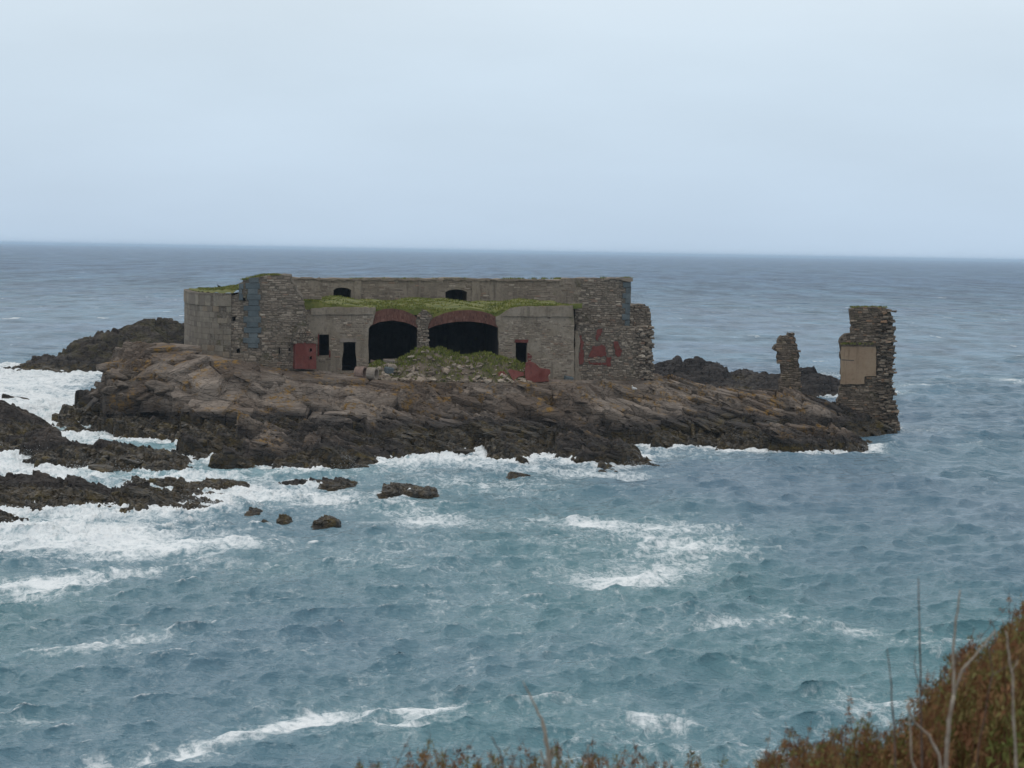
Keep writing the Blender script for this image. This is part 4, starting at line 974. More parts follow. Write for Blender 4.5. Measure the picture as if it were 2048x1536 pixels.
# ------------------------------------------------------------------ fallen pieces
def ring_pipe(name, label, px, py, D, R_, r_in, L, axis, mat, cat='pipe', tip=0.0):
    c = at(px, py, D); c[2] = 4.1 + R_ * 0.92; a = Vector(axis).normalized(); q = a.to_track_quat('Z', 'Y').to_matrix(); n = 28; V = []; F = []
    for z, rr in ((-L / 2, R_), (L / 2, R_), (L / 2, r_in), (-L / 2, r_in)):
        for k in range(n):
            t = 2 * math.pi * k / n; j = 1 + 0.012 * math.sin(k * 2.7 + z * 5); V.append(np.array(q @ Vector((rr * j * math.cos(t), rr * j * math.sin(t), z))) + c)
    for b in range(4):
        for k in range(n): F.append((b * n + k, b * n + (k + 1) % n, ((b + 1) % 4) * n + (k + 1) % n, ((b + 1) % 4) * n + k))
    g = Geo(); g.add(V, F); o = g.build(name, mat)
    return tag(o, label, cat)
ring_pipe('concrete_pipe', 'pinkish short concrete pipe lying by the left door, left of the pair', 722, 738, 156.6, 0.52, 0.40, 0.75, (0.93, -0.36, 0.05), M_PINKCON)
ring_pipe('concrete_pipe', 'grey short concrete pipe lying by the rubble, right of the pair', 745, 740, 156.2, 0.50, 0.37, 0.70, (0.93, -0.36, 0.0), M_CONCRETE)
def block(name, label, px, py, D, half, rot, mat, cat='slab', lift=0.0, jit=0.03):
    c = at(px, py, D)
    if py > 650:                                   # let it rest on the rubble: where the line of sight meets the ground below it
        d = ray(px, py); d = d / d[1]; DD = np.arange(155.6, 161.0, 0.05); zg = np.maximum(mound_z(d[0] * DD, DD), 4.1) if px < 1075 else np.full(DD.shape, 4.1)
        k = int(np.argmax(EYE + d[2] * DD - half[2] * 0.55 <= zg)); k = k if k else len(DD) - 1
        c = np.array((d[0] * DD[k], DD[k], zg[k] + half[2] * 0.55))
    V, F = box_geo((0, 0, 0), half, None, jit, random.Random(int(px * 7 + py)))
    # chamfered, slightly broken block
    bm = bmesh.new(); vs = [bm.verts.new(v) for v in V]; [bm.faces.new([vs[i] for i in f]) for f in F]
    bmesh.ops.bevel(bm, geom=bm.edges[:], offset=min(half) * .25, segments=1, affect='EDGES'); bmesh.ops.triangulate(bm, faces=bm.faces[:])
    bm.verts.index_update(); V = np.array([v.co[:] for v in bm.verts]); F = [tuple(v.index for v in f.verts) for f in bm.faces]; bm.free()
    V = V @ rotm(*rot).T + c
    g = Geo(); g.add(V, F, 0.5); return tag(g.build(name, mat), label, cat)
block('concrete_slab', 'flat concrete slab lying on the rubble right of the pipes', 782, 724, 157.3, (0.62, 0.4, 0.16), (0.1, 0.05, 0.15), M_CONCRETE)
block('concrete_beam', 'pale beam leaning against the left edge of the left arch', 743, 711, 158.6, (0.42, 0.14, 0.15), (0, 0.75, 0.1), M_PINKCON, 'beam')
block('concrete_beam', 'long beam fallen behind the two pipes', 758, 718, 157.6, (0.75, 0.16, 0.11), (0, 0.28, 0.2), M_PINKCON, 'beam')
block('stone_block', 'blue grey stone block beside the grey pipe', 778, 743, 156.5, (0.33, 0.3, 0.3), (0.1, 0.1, 0.4), M_BLUE, 'block')
block('stone_block', 'blue grey stone lying at the foot of the right front wall', 1137, 757, 158.2, (0.34, 0.25, 0.16), (0.1, 0.2, 0.3), M_BLUE, 'block')
block('stone_slab', 'pale stone slab on the roof edge beside the left broken wall', 622, 595, 164, (0.85, 0.4, 0.12), (0, 0.0, 0.05), M_CONCRETE)
block('stone_block', 'pale square stone lying in the grass on the rubble mound', 788, 708, 158.9, (0.26, 0.16, 0.09), (0, -.3, 0.2), M_CONCRETE, 'block')
PD = Plane(985, 157.4, 1115, 157.6)
tag(slab_obj('fallen_wall_chunk', PD, [(1052, 764), (1050, 742), (1052, 726), (1062, 724), (1072, 728), (1080, 736), (1100, 740), (1101, 746), (1096, 752), (1098, 763)], 0.5, M_RED, rag=(0.25, 0.03), tilt=(0, -0.25), w=1.2), 'large red painted wall chunk fallen in front of the right door', 'wall chunk')
tag(slab_obj('fallen_plaster', PD, [(1016, 742), (1022, 739), (1034, 742), (1048, 745), (1049, 752), (1036, 754), (1028, 762), (1022, 754)], 0.25, M_RED, rag=(0.2, 0.03), tilt=(0, -0.6), w=2.6), 'broken red plaster piece left of the large red chunk', 'plaster')
tag(slab_obj('fallen_plaster', PD, [(993, 751), (998, 743), (1008, 743), (1013, 751), (1008, 755)], 0.25, M_RED, rag=(0.2, 0.03), tilt=(0, -0.6), w=2.5), 'smallest red plaster piece, farthest left on the yard', 'plaster')

# ------------------------------------------------------------------ ruins on the right tip
PT2 = Plane(1665, 166.6, 1810, 165.9, 760)
tw_px = [(1670, 850), (1674, 810), (1679, 785), (1682, 768), (1681, 692), (1679, 686), (1685, 673), (1692, 668), (1702, 667), (1704, 652), (1702, 642), (1701, 632), (1700, 619), (1712, 615), (1740, 614), (1770, 615), (1781, 619), (1783, 632), (1787, 642), (1785, 652), (1789, 662), (1786, 680), (1787, 690), (1785, 705), (1788, 722), (1784, 738), (1786, 752), (1782, 770), (1786, 785), (1784, 800), (1792, 812), (1799, 822), (1794, 832), (1798, 845), (1799, 868), (1700, 868)]
tc_ = at(1735, 850, 166.3)
tower = empty('ruined_tower', (tc_[0], tc_[1], 0.6), 'tall ruined wall stump with a tan cement panel at the right tip', 'ruin')
panel = [(1682, 692), (1700, 690), (1752, 690), (1752, 752), (1729, 753), (1729, 768), (1681, 768)]
tb = slab_obj('wall_core', PT2, tw_px, 2.4, M_PCORE, tower, rag=(0.2, 0.08)); two = PT2.poly(tw_px)
sts = courses(PT2, two, [PT2.poly(panel)], (0.13, 0.23), (0.2, 0.55), (-0.02, 0.10), 120, edge=0.12, skip=0.02)
rnd = random.Random(55)
for i in range(230):            # broken right-hand section, stones sticking out
    py = rnd.uniform(622, 862); px = rnd.uniform(1756, 1789) + max(0, (py - 800)) * 0.16
    u, z = PT2.uv(px, py); s = rnd.uniform(.1, .26)
    V, F = stone_geo(PT2, u - s, u + s, z - s * .42, z + s * .42, rnd.uniform(0.08, 0.5), rnd, 0.05, 0.05, 0.35); sts.append((4 * s * s, V, F, min(1, max(0, rnd.gauss(.5, .28)))))
lay(sts, tower, M_PILLAR, 300)
pn = slab_obj('cement_panel', PT2, panel, 0.3, M_CEMENT, tower, w=0.17, rag=(0.25, 0.03))
slab_obj('crack', PT2, [(1683, 720.4), (1683, 718.6), (1708, 720.2), (1708, 721.6)], 0.02, M_SHADE, pn, w=0.174)
slab_obj('ledge', PT2, [(1680, 692), (1684, 687), (1750, 686), (1757, 689), (1757, 692)], 0.5, M_PCORE, tower, w=0.26, rag=(0.2, 0.04))
gpt = [PT2.P(*PT2.uv(random.uniform(1684, 1746), 688), w=random.uniform(0, 0.25)) for _ in range(60)] + [PT2.P(*PT2.uv(random.uniform(1704, 1772), 615), w=-random.uniform(0, 1.2)) for _ in range(70)]
tag(blades(np.array(gpt), 0.17, 6, 13, M_GRASS, 'tower_grass', 0.1), 'grass on the ledge and top of the ruined tower')
PS = Plane(1540, 168.2, 1620, 168.2, 760)
sp_px = [(1558, 805), (1561, 765), (1565, 750), (1564, 729), (1556, 724), (1556, 716), (1558, 706), (1552, 702), (1547, 699), (1552, 690), (1557, 688), (1558, 678), (1565, 672), (1577, 671), (1578, 666), (1588, 666), (1588, 672), (1592, 678), (1590, 685), (1595, 690), (1598, 705), (1599, 712), (1597, 725), (1599, 735), (1600, 750), (1601, 765), (1602, 780), (1607, 790), (1614, 805)]
sc_ = at(1582, 795, 168.2)
sp = empty('ruined_pillar', (sc_[0], sc_[1], sc_[2] - .2), 'slim leaning pillar of bare rubble left of the ruined tower', 'pillar')
slab_obj('pillar_core', PS, sp_px, 1.3, M_PCORE, sp, rag=(0.15, 0.06))
lay(courses(PS, PS.poly(sp_px), [], (0.12, 0.2), (0.22, 0.5), (-0.01, 0.12), 121, edge=0.2), sp, M_PILLAR)
# ------------------------------------------------------------------ slabs and boulders of the island
def isl_z(x, y): return bil(LAND, (np.asarray(x, float) - LAND_X[0]) / LAND_S, (np.asarray(y, float) - LAND_Y[0]) / LAND_S)
def hit(px, py, d0=125.0, d1=215.0):
    d = ray(px, py); d = d / d[1]; D = np.arange(d0, d1, 0.1); z = EYE + d[2] * D
    g = isl_z(d[0] * D, D); k = np.argmax(z <= g)
    return np.array((d[0] * D[k], D[k], g[k]))
HULLS = [hull_rock(300 + i, 1, 15 + i % 5, 0.8, 0) for i in range(24)]
def bevelled(i):
    V, F = HULLS[i]; bm = bmesh.new(); vs = [bm.verts.new(v) for v in V]; [bm.faces.new([vs[k] for k in f]) for f in F]
    bmesh.ops.dissolve_limit(bm, angle_limit=0.2, verts=bm.verts[:], edges=bm.edges[:])
    bmesh.ops.bevel(bm, geom=bm.edges[:], offset=0.045, segments=1, affect='EDGES'); bmesh.ops.triangulate(bm, faces=bm.faces[:])
    bm.verts.index_update(); out = (np.array([v.co[:] for v in bm.verts]), [tuple(v.index for v in f.verts) for f in bm.faces]); bm.free(); return out
BEV = [bevelled(i) for i in range(24)]
rnd = random.Random(404); big = []
def put(x, y, half, yaw, dip, roll, sink=0.15, tint=None):
    z = float(isl_z(np.array([x]), np.array([y]))[0])
    V, F = BEV[rnd.randrange(24)]
    V = (V * np.array(half)) @ rotm(roll, dip, yaw).T
    V = V + np.array((x, y, z + half[2] * (0.5 - sink)))
    return (half[0] * max(half[1], half[2]), V, F, min(1, max(0, rnd.gauss(.5, .25))) if tint is None else tint)
# jointed slabs: the rock splits along its beds into flat-topped pieces with open cracks between them
def cell_polys(x0, x1, y0, y1, lx_, ly_, ang, seed):
    r = random.Random(seed); ca_, sa_ = math.cos(ang), math.sin(ang); S = []
    R2 = max(x1 - x0, y1 - y0) * .75; cx, cy = (x0 + x1) / 2, (y0 + y1) / 2
    na, nb = int(R2 / lx_) + 1, int(R2 / ly_) + 1
    G = {(i, j): (i + .5 * (j % 2) + r.uniform(-.36, .36), j + r.uniform(-.36, .36)) for i in range(-na, na) for j in range(-nb, nb)}
    for (i, j), (a, b) in G.items():
        wx_, wy_ = cx + a * lx_ * ca_ - b * ly_ * sa_, cy + a * lx_ * sa_ + b * ly_ * ca_
        if not (x0 < wx_ < x1 and y0 < wy_ < y1): continue
        P = [(a - 1.5, b - 1.5), (a + 1.5, b - 1.5), (a + 1.5, b + 1.5), (a - 1.5, b + 1.5)]
        for di in (-2, -1, 0, 1, 2):
            for dj in (-2, -1, 0, 1, 2):
                q = G.get((i + di, j + dj))
                if (di or dj) and q:
                    mx_, my_ = (a + q[0]) / 2, (b + q[1]) / 2; nx_, ny_ = q[0] - a, q[1] - b; out = []
                    for k in range(len(P)):
                        p, n_ = P[k], P[(k + 1) % len(P)]; dp = (p[0] - mx_) * nx_ + (p[1] - my_) * ny_; dn = (n_[0] - mx_) * nx_ + (n_[1] - my_) * ny_
                        if dp <= 0: out.append(p)
                        if dp * dn < 0: t = dp / (dp - dn); out.append((p[0] + (n_[0] - p[0]) * t, p[1] + (n_[1] - p[1]) * t))
                    P = out
                    if len(P) < 3: break
            if len(P) < 3: break
        if len(P) >= 3: S.append([(cx + u * lx_ * ca_ - v * ly_ * sa_, cy + u * lx_ * sa_ + v * ly_ * ca_) for u, v in P])
    return S
def bz(x, y): return float(isl_base(np.array([x]), np.array([y]))[0])
def slab_piece(poly, rise, tilt, r, tint, crack=0.05, cham=0.09):
    P = np.array(poly); c = P.mean(0); sx_, sy_ = np.ptp(P[:, 0]) / 2 + .2, np.ptp(P[:, 1]) / 2 + .2
    z0 = bz(*c); gx_ = (bz(c[0] + sx_, c[1]) - bz(c[0] - sx_, c[1])) / (2 * sx_); gy_ = (bz(c[0], c[1] + sy_) - bz(c[0], c[1] - sy_)) / (2 * sy_)
    gx_ = gx_ * .85 + r.gauss(tilt[0], .07); gy_ = gy_ * .75 + r.gauss(tilt[1], .07)
    d = P - c; L = np.linalg.norm(d, axis=1)[:, None]; out = c + d * np.maximum(0, 1 - crack / L); inn = c + d * np.maximum(0.3, 1 - (crack + cham) / L)
    z = lambda Q: z0 + rise + (Q[:, 0] - c[0]) * gx_ + (Q[:, 1] - c[1]) * gy_
    n = len(P); top = np.c_[inn, z(inn) + np.array([r.uniform(-.03, .03) for _ in range(n)])]; rim = np.c_[out, z(out) - cham * r.uniform(.6, 1.2)]; bot = np.c_[out, np.full(n, min(z(out).min(), z0) - 1.3)]
    mid_ = np.c_[c[None] , [[z0 + rise + .02]]]
    V = np.concatenate((bot, rim, top, mid_)); F = []
    for k in range(n):
        m_ = (k + 1) % n; F += [(k, m_, n + m_, n + k), (n + k, n + m_, 2 * n + m_, 2 * n + k), (2 * n + k, 2 * n + m_, 3 * n)]
    return V, F
pieces = []; rr = random.Random(808)
for reg, lx_, ly_, ang, seed in (((-33, -8, 143, 159.4), 3.0, 1.7, -0.15, 1), ((-8, 34, 138, 172), 1.9, 0.85, -0.22, 2)):
    for poly in cell_polys(*reg, lx_, ly_, ang, seed):
        c = np.mean(poly, 0); zc = bz(*c)
        if zc < (1.7 if c[0] < -8 else 1.0) or (c[1] > 158.6 and -20 < c[0] < 12.5) or (-11.5 < c[0] < 7.5 and c[1] > 155.2) or c[1] > 171 or (c[0] > 26.5 and c[1] > 164.5): continue
        if rr.random() < (0.06 if c[0] < -8 else 0.3): continue
        ar = 0.5 * abs(sum(poly[k][0] * poly[(k + 1) % len(poly)][1] - poly[(k + 1) % len(poly)][0] * poly[k][1] for k in range(len(poly))))
        slabby = -29 < c[0] < -9
        V, F = slab_piece(poly, rr.gauss(0.30, .12) if slabby else rr.gauss(0.22, .14), (0, .05) if slabby else (-.12, .08), rr, 0, 0.05, 0.2 if slabby else 0.1)
        pieces.append((ar, V, F, min(1, max(0, rr.gauss(.66, .18) if slabby else rr.gauss(.16, .12) if c[0] < -20 else rr.gauss(.46, .24)))))
lay(pieces, island, M_ISLAND, 300, 'slab', 'loose_slabs')
# a few thick slabs lying on the big left rock
for i in range(10):
    px = rnd.uniform(330, 740); t = (px - 300) / 460
    py = 708 + 75 * t + rnd.uniform(0.05, .9) * (115 - 60 * t)
    p = hit(px, py); s = rnd.uniform(1.0, 1.9)
    big.append(put(p[0], p[1], (s * rnd.uniform(1.0, 1.4), s * rnd.uniform(.7, .95), s * rnd.uniform(.3, .45)), rnd.uniform(-.2, .2), 0.36 + rnd.uniform(-.08, .08), rnd.uniform(0.3, 0.6), 0.55, min(1, max(0, rnd.gauss(.66, .15)))))
# blocky left end
for i in range(24):
    p = hit(rnd.uniform(190, 340), rnd.uniform(725, 840)); s = rnd.uniform(0.5, 1.1)
    big.append(put(p[0], p[1], (s * 1.4, s, s * .7), rnd.uniform(-.5, .5), rnd.uniform(-.1, .3), rnd.uniform(-.1, .3), 0.6, rnd.uniform(.05, .5)))
# bedded rock along the rest of the island
for i in range(260):
    px = rnd.uniform(150, 1800)
    py = rnd.uniform(768, 940)
    p = hit(px, py)
    if p[2] < 0.15 or (p[1] > 159 and -20 < p[0] < 12) or p[1] > 178: continue
    if -11 < p[0] < 6 and p[1] > 156.4: continue
    if -28 < p[0] < -9 and p[2] > 2.2: continue
    s = rnd.choice((0.25, 0.35, 0.5, 0.7)) * rnd.uniform(.8, 1.25)
    right = px > 1150
    big.append(put(p[0], p[1], (s * rnd.uniform(1.0, 1.7) * (1.2 if right else 1), s * rnd.uniform(.7, 1.0), s * rnd.uniform(.4, .65)), rnd.uniform(-.5, .5) - .1, (0.38 if right else 0.18) + rnd.uniform(-.2, .2), rnd.uniform(-.1, .45), 0.75))
lay(big, island, M_ISLAND, 160, 'boulder', 'loose_boulders')

# ------------------------------------------------------------------ birds
def plain_flat(name, c):
    M = Mat(name, 0.8, 0.2); return M.out(M.mix(M.rng(M.noise(20, 2), .4, .6), c, tuple(x * .88 for x in c)))
M_WHITE = plain_flat('white plumage', (0.8, 0.8, 0.78)); M_GREYP = plain_flat('grey plumage', (0.32, 0.34, 0.36)); M_BLACKP = plain_flat('black plumage', (0.02, 0.02, 0.022)); M_BEAK = plain_flat('yellow beak', (0.5, 0.33, 0.05))
def loft(rings, n=10):
    V = []; F = []
    for (c, rx, rz) in rings:
        for k in range(n): t = 2 * math.pi * k / n; V.append((c[0], c[1] + rx * math.cos(t), c[2] + rz * math.sin(t)))
    for i in range(len(rings) - 1):
        for k in range(n): F.append((i * n + k, i * n + (k + 1) % n, (i + 1) * n + (k + 1) % n, (i + 1) * n + k))
    F += [tuple(range(n))[::-1], tuple(range((len(rings) - 1) * n, len(rings) * n))]
    return np.array(V), F
def bird(name, p, label, mats, yaw, h=0.38, upright=0.0):
    k = h / 0.38
    root = empty(name, tuple(p), label, 'bird'); R = rotm(0, 0, yaw)
    def part(nm, V, F, m): mesh_np(nm, (np.array(V) * k) @ R.T + p, F, m, root, True, {'tint': np.full(len(V), .5)})
    u = upright
    V, F = loft([((-.24, 0, .16 - .05 * u), .012, .01), ((-.16, 0, .17 - .03 * u), .05, .035), ((-.06, 0, .185), .075, .07), ((.05, 0, .205 + .03 * u), .075, .08), ((.11, 0, .25 + .04 * u), .05, .06), ((.125, 0, .30 + .05 * u), .034, .04), ((.14, 0, .345 + .05 * u), .036, .036), ((.17, 0, .355 + .05 * u), .02, .022)]); part('body', V, F, mats[0])
    V, F = loft([((.165, 0, .352 + .05 * u), .012, .013), ((.20, 0, .347 + .05 * u), .009, .009), ((.225, 0, .338 + .05 * u), .002, .003)]); part('beak', V, F, M_BEAK)
    for sgn in (-1, 1):
        V, F = loft([((.08, sgn * .072, .22), .008, .03), ((-.05, sgn * .078, .21), .012, .05), ((-.18, sgn * .04, .19), .01, .03), ((-.28, sgn * .01, .175), .004, .008)]); part('wing', V, F, mats[1])
        V, F = loft([((.0, sgn * .03, .13), .008, .008), ((.005, sgn * .03, .06), .006, .006)]); V = np.array([(.01 + .006 * math.cos(t), sgn * .03 + .006 * math.sin(t), z) for z in (.14, -0.01) for t in np.linspace(0, 6.283, 6, endpoint=False)]); F = [(i, (i + 1) % 6, 6 + (i + 1) % 6, 6 + i) for i in range(6)]; part('leg', V, F, M_BEAK)
from mathutils.bvhtree import BVHTree
_vs = []; _fs = []
for st_ in pieces + big:
    k = len(_vs); _vs += [tuple(v) for v in st_[1]]; _fs += [tuple(i + k for i in f) for f in st_[2]]
_tree = BVHTree.FromPolygons(_vs, _fs)
def perch(px, py):
    h = hit(px, py); q = _tree.ray_cast(Vector((h[0], h[1], 30)), Vector((0, 0, -1)))[0]
    return h if q is None or q.z < h[2] else np.array(q)
bird('gull', perch(1267, 803), 'white gull standing on the rocks below the right end of the fort', (M_WHITE, M_WHITE), -2.3, 0.56)
bird('dark_bird', perch(1493, 809), 'small black bird perched on the rocks left of the slim pillar', (M_BLACKP, M_BLACKP), 0.4, 0.42, 1)
bp = flank_turf_v[np.argmin(np.abs(flank_turf_v[:, 0] - at(440, 580, 163)[0]) + np.abs(flank_turf_v[:, 1] - 163) * .5)]
bird('dark_bird', bp, 'small dark bird on the turf of the curved left flank', (M_BLACKP, M_BLACKP), 2.6, 0.3)
# ------------------------------------------------------------------ headland under the viewer
def head_z(x, y):
    z = np.interp(x, (-9, -3, -0.5, 0.6, 1.0, 1.4, 1.8, 2.5, 4, 9), (11.2, 11.5, 11.72, 11.75, 11.95, 12.22, 12.45, 12.75, 13.0, 13.2))
    z = z + np.clip(7 - y, -1.5, 6) * 0.07
    return z - np.clip(y - 8.6, 0, 99) * 0.95 + - 0.30 + 0.08 * FBM(np.asarray(x) / 4, np.asarray(y) / 4)
hx = np.arange(-9, 9.1, 0.2); hy = np.concatenate((np.arange(-4, 12, 0.2), np.arange(12, 26, 0.7))); X, Y = np.meshgrid(hx, hy, indexing='ij'); Z = head_z(X, Y); idx = np.arange(X.size).reshape(X.shape)
Fq = np.stack((idx[:-1, :-1], idx[1:, :-1], idx[1:, 1:], idx[:-1, 1:]), -1).reshape(-1, 4)
M_SOIL = plain('heath soil and litter', (0.045, 0.030, 0.016), (0.09, 0.055, 0.025), 6)
tag(mesh_np('headland', np.stack((X, Y, Z), -1).reshape(-1, 3), Fq, M_SOIL, None, True, {'tint': np.full(X.size, .5)}), kind='structure')
M_FROND = leafy('withered bracken', [(0.07, 0.034, 0.022), (0.175, 0.080, 0.040), (0.27, 0.13, 0.062), (0.22, 0.165, 0.06), (0.15, 0.17, 0.045)], 5)
M_STALK = plain('dead grey stalk', (0.27, 0.225, 0.18), (0.40, 0.35, 0.29), 30)
M_TWIG = plain('dark twig', (0.10, 0.07, 0.055), (0.16, 0.12, 0.10), 30)
# one frond: a bent rachis with pinnae, every pinna a row of small curled leaflets
def frond(base, tip, seed, leafy_from=0.35, width=0.16, green=0.0):
    r = np.random.default_rng(seed); base, tip = np.asarray(base, float), np.asarray(tip, float); L = np.linalg.norm(tip - base)
    side = np.cross(tip - base, (r.normal(), r.normal(), 0.3)); side /= np.linalg.norm(side) + 1e-9; up = (tip - base) / L; nrm = np.cross(up, side)
    bend = r.normal(0, .10, 2) * L; V = []; F = []; T = []
    def pt(t): return base + (tip - base) * t + side * bend[0] * math.sin(t * 3.1) + nrm * (bend[1] * math.sin(t * 3.1) - 0.18 * L * max(0, t - .6) ** 2)
    def quad(a, b, c, d, tn): k = len(V); V.extend((a, b, c, d)); F.append((k, k + 1, k + 2, k + 3)); T.extend((tn,) * 4)
    ts = np.linspace(0, 1, 7); 
    for a, b in zip(ts[:-1], ts[1:]):
        w = 0.0028 * (1.15 - a)
        for s in (side, nrm): quad(pt(a) - s * w, pt(a) + s * w, pt(b) + s * w * .8, pt(b) - s * w * .8, 0.12)
    n = 11
    for i in range(n):
        t = leafy_from + (1 - leafy_from) * (i + .3) / n; c = pt(t); ln = width * (1.08 - (t - leafy_from) / (1 - leafy_from)) * r.uniform(.6, 1.15)
        tn0 = min(1, max(0, r.normal(0.45 + green * .5, .16)))
        for sg in (-1, 1):
            d = side * sg * r.uniform(.6, 1.0) + up * r.uniform(.15, .75) + nrm * r.normal(0, .5); d /= np.linalg.norm(d)
            e = np.cross(d, nrm + r.normal(0, .4, 3)); e /= np.linalg.norm(e) + 1e-9; m_ = 6
            curl = r.normal(0, .5)
            for k in range(m_):
                q = (k + .5) / m_; o = c + d * ln * q + np.cross(d, e) * curl * ln * q * q; sz = ln * 0.33 * (1.1 - q) + 0.009
                for s2 in (-1, 1):
                    f = e * s2 + d * .5 + r.normal(0, .45, 3); f /= np.linalg.norm(f); g = d * 0.30 + r.normal(0, .1, 3); w = sz * 0.40
                    quad(o, o + f * sz * .5 + g * w, o + f * sz, o + f * sz * .5 - g * w, min(1, max(0, tn0 + r.normal(0, .1))))
    return np.array(V), F, np.array(T)
LINE = np.array([(640, 1570), (740, 1528), (800, 1512), (840, 1480), (870, 1505), (940, 1488), (1000, 1502), (1040, 1485), (1130, 1490), (1200, 1488), (1260, 1500), (1350, 1512), (1440, 1515), (1500, 1518), (1545, 1505), (1565, 1450), (1610, 1460), (1650, 1490), (1700, 1425), (1740, 1435), (1790, 1460), (1840, 1410), (1870, 1350), (1930, 1290), (1980, 1262), (2020, 1225), (2048, 1208), (2150, 1160), (2300, 1120)])
rnd = random.Random(909); thick = [[], [], []]; nv = 0
TEMPL = [frond((0, 0, 0), (0, 0, 0.5), 5000 + i, 0.25, 0.09 + 0.045 * (i % 7) / 6, (0, 0, 0, .25, .6, 1.0)[i % 6]) for i in range(42)]
def add_to(lst, V, F, T):
    k = sum(len(v) for v in lst[0]); lst[0].append(V); lst[1].extend([tuple(i + k for i in f) for f in F]); lst[2].append(T)
for i in range(1200):
    px = rnd.uniform(700, 2260) if i % 3 == 0 else rnd.uniform(1530, 2260); top = np.interp(px, LINE[:, 0], LINE[:, 1]) + 24 * math.sin(px * .071) * math.sin(px * .023 + 1) + 14 * math.sin(px * .19)
    py = top + 4 + abs(rnd.gauss(0, 1)) * (20 if px < 1540 else (130 if i % 5 < 3 else 28)); D = rnd.uniform(5.6, 8.4)
    tip = at(px, py, D); bx, by = tip[0] + rnd.gauss(0, .10), tip[1] + rnd.gauss(0, .12); gz = float(head_z(np.array([bx]), np.array([by]))[0])
    base = (bx, by, max(gz, tip[2] - 0.75))
    if tip[2] - base[2] < 0.12: continue
    V, F, T = TEMPL[rnd.randrange(42)]; dv = Vector(tip - np.array(base)); Lh = dv.length
    Q = np.array(dv.to_track_quat('Z', 'Y').to_matrix() @ Matrix.Rotation(rnd.uniform(0, 6.28), 3, 'Z')); wsc = 0.85 + 0.3 * rnd.random()
    V = (V * np.array((wsc, wsc, Lh / 0.5))) @ Q.T + np.array(base)
    thick[0].append(V); thick[1].append(np.array(F) + nv); thick[2].append(np.clip(T + rnd.gauss(0, .08), 0, 1)); nv += len(V)
o = mesh_np('bracken_thicket', np.concatenate(thick[0]), np.concatenate(thick[1]), M_FROND, None, False, {'tint': np.concatenate(thick[2])}); tag(o, 'thick mass of withered brown and green bracken', None, None, 'stuff')
SPRIGS = [(838, 1494, 'leftmost tall brown bracken sprig at the bottom edge'), (940, 1498, 'brown bracken sprig second from the left at the bottom edge'), (1040, 1498, 'bracken sprig just left of the pale forked stalk at the bottom'), (1190, 1496, 'bracken sprig right of the pale forked stalk at the bottom'), (1250, 1508, 'small bracken sprig between the bottom stalk and the right thicket'),
          (1562, 1462, 'bracken frond at the left tip of the right thicket'), (1612, 1462, 'second bracken frond from the left tip of the right thicket'), (1712, 1404, 'peaked brown frond standing over the white surf'), (1870, 1358, 'brown frond left of the forked pale stalk'), (1946, 1280, 'rust brown frond behind the right arm of the forked stalk'), (2030, 1206, 'highest dark frond at the right edge of the picture')]
for k, (px, py, lab) in enumerate(SPRIGS):
    D = 6.2 + 0.15 * (k % 5); root = None; acc = [[], [], []]
    tip = at(px, py, D); gz = float(head_z(np.array([tip[0]]), np.array([D]))[0]); gz = min(gz, tip[2] - .3)
    root = empty('bracken_plant', (tip[0], tip[1], gz), lab, 'bracken', 'bracken sprigs along the cliff edge')
    for j in range(4):
        tp = at(px + (0, -16, 20, 6)[j], py - 22 + (0, 20, 26, 44)[j], D + (0, .06, -.05, -.1)[j])
        V, F, T = frond((tip[0] + rnd.gauss(0, .03), tip[1] + rnd.gauss(0, .03), max(gz, tip[2] - .7)), tp, 9000 + 10 * k + j, 0.3, .085, 0.0 if j < 3 else .5)
        mesh_np('frond', V, F, M_FROND, root, False, {'tint': T})
def tube(pts, r0, r1, n=6):
    V = []; F = []; m_ = len(pts)
    for i, p in enumerate(pts):
        a, b = np.array(pts[max(0, i - 1)]), np.array(pts[min(m_ - 1, i + 1)]); d = (b - a) / (np.linalg.norm(b - a) + 1e-9); s = np.cross(d, (0, 1, 0)); s /= np.linalg.norm(s) + 1e-9; t = np.cross(d, s); r = r0 + (r1 - r0) * i / (m_ - 1)
        r *= 1.25 if 0 < i < m_ - 1 and i % 2 == 0 else 1
        for k in range(n): V.append(np.array(p) + r * (s * math.cos(6.283 * k / n) + t * math.sin(6.283 * k / n)))
    for i in range(m_ - 1):
        for k in range(n): F.append((i * n + k, i * n + (k + 1) % n, (i + 1) * n + (k + 1) % n, (i + 1) * n + k))
    F.append(tuple(range((m_ - 1) * n, m_ * n))); return V, F
def smooth_line(px, D):
    P = [at(x, y, D) for x, y in px]; out = []
    for i in range(len(P) - 1):
        for t in (0, .33, .66): out.append(P[i] * (1 - t) + P[i + 1] * t + np.array((random.uniform(-1, 1), random.uniform(-1, 1), 0)) * .002)
    return out + [P[-1]]
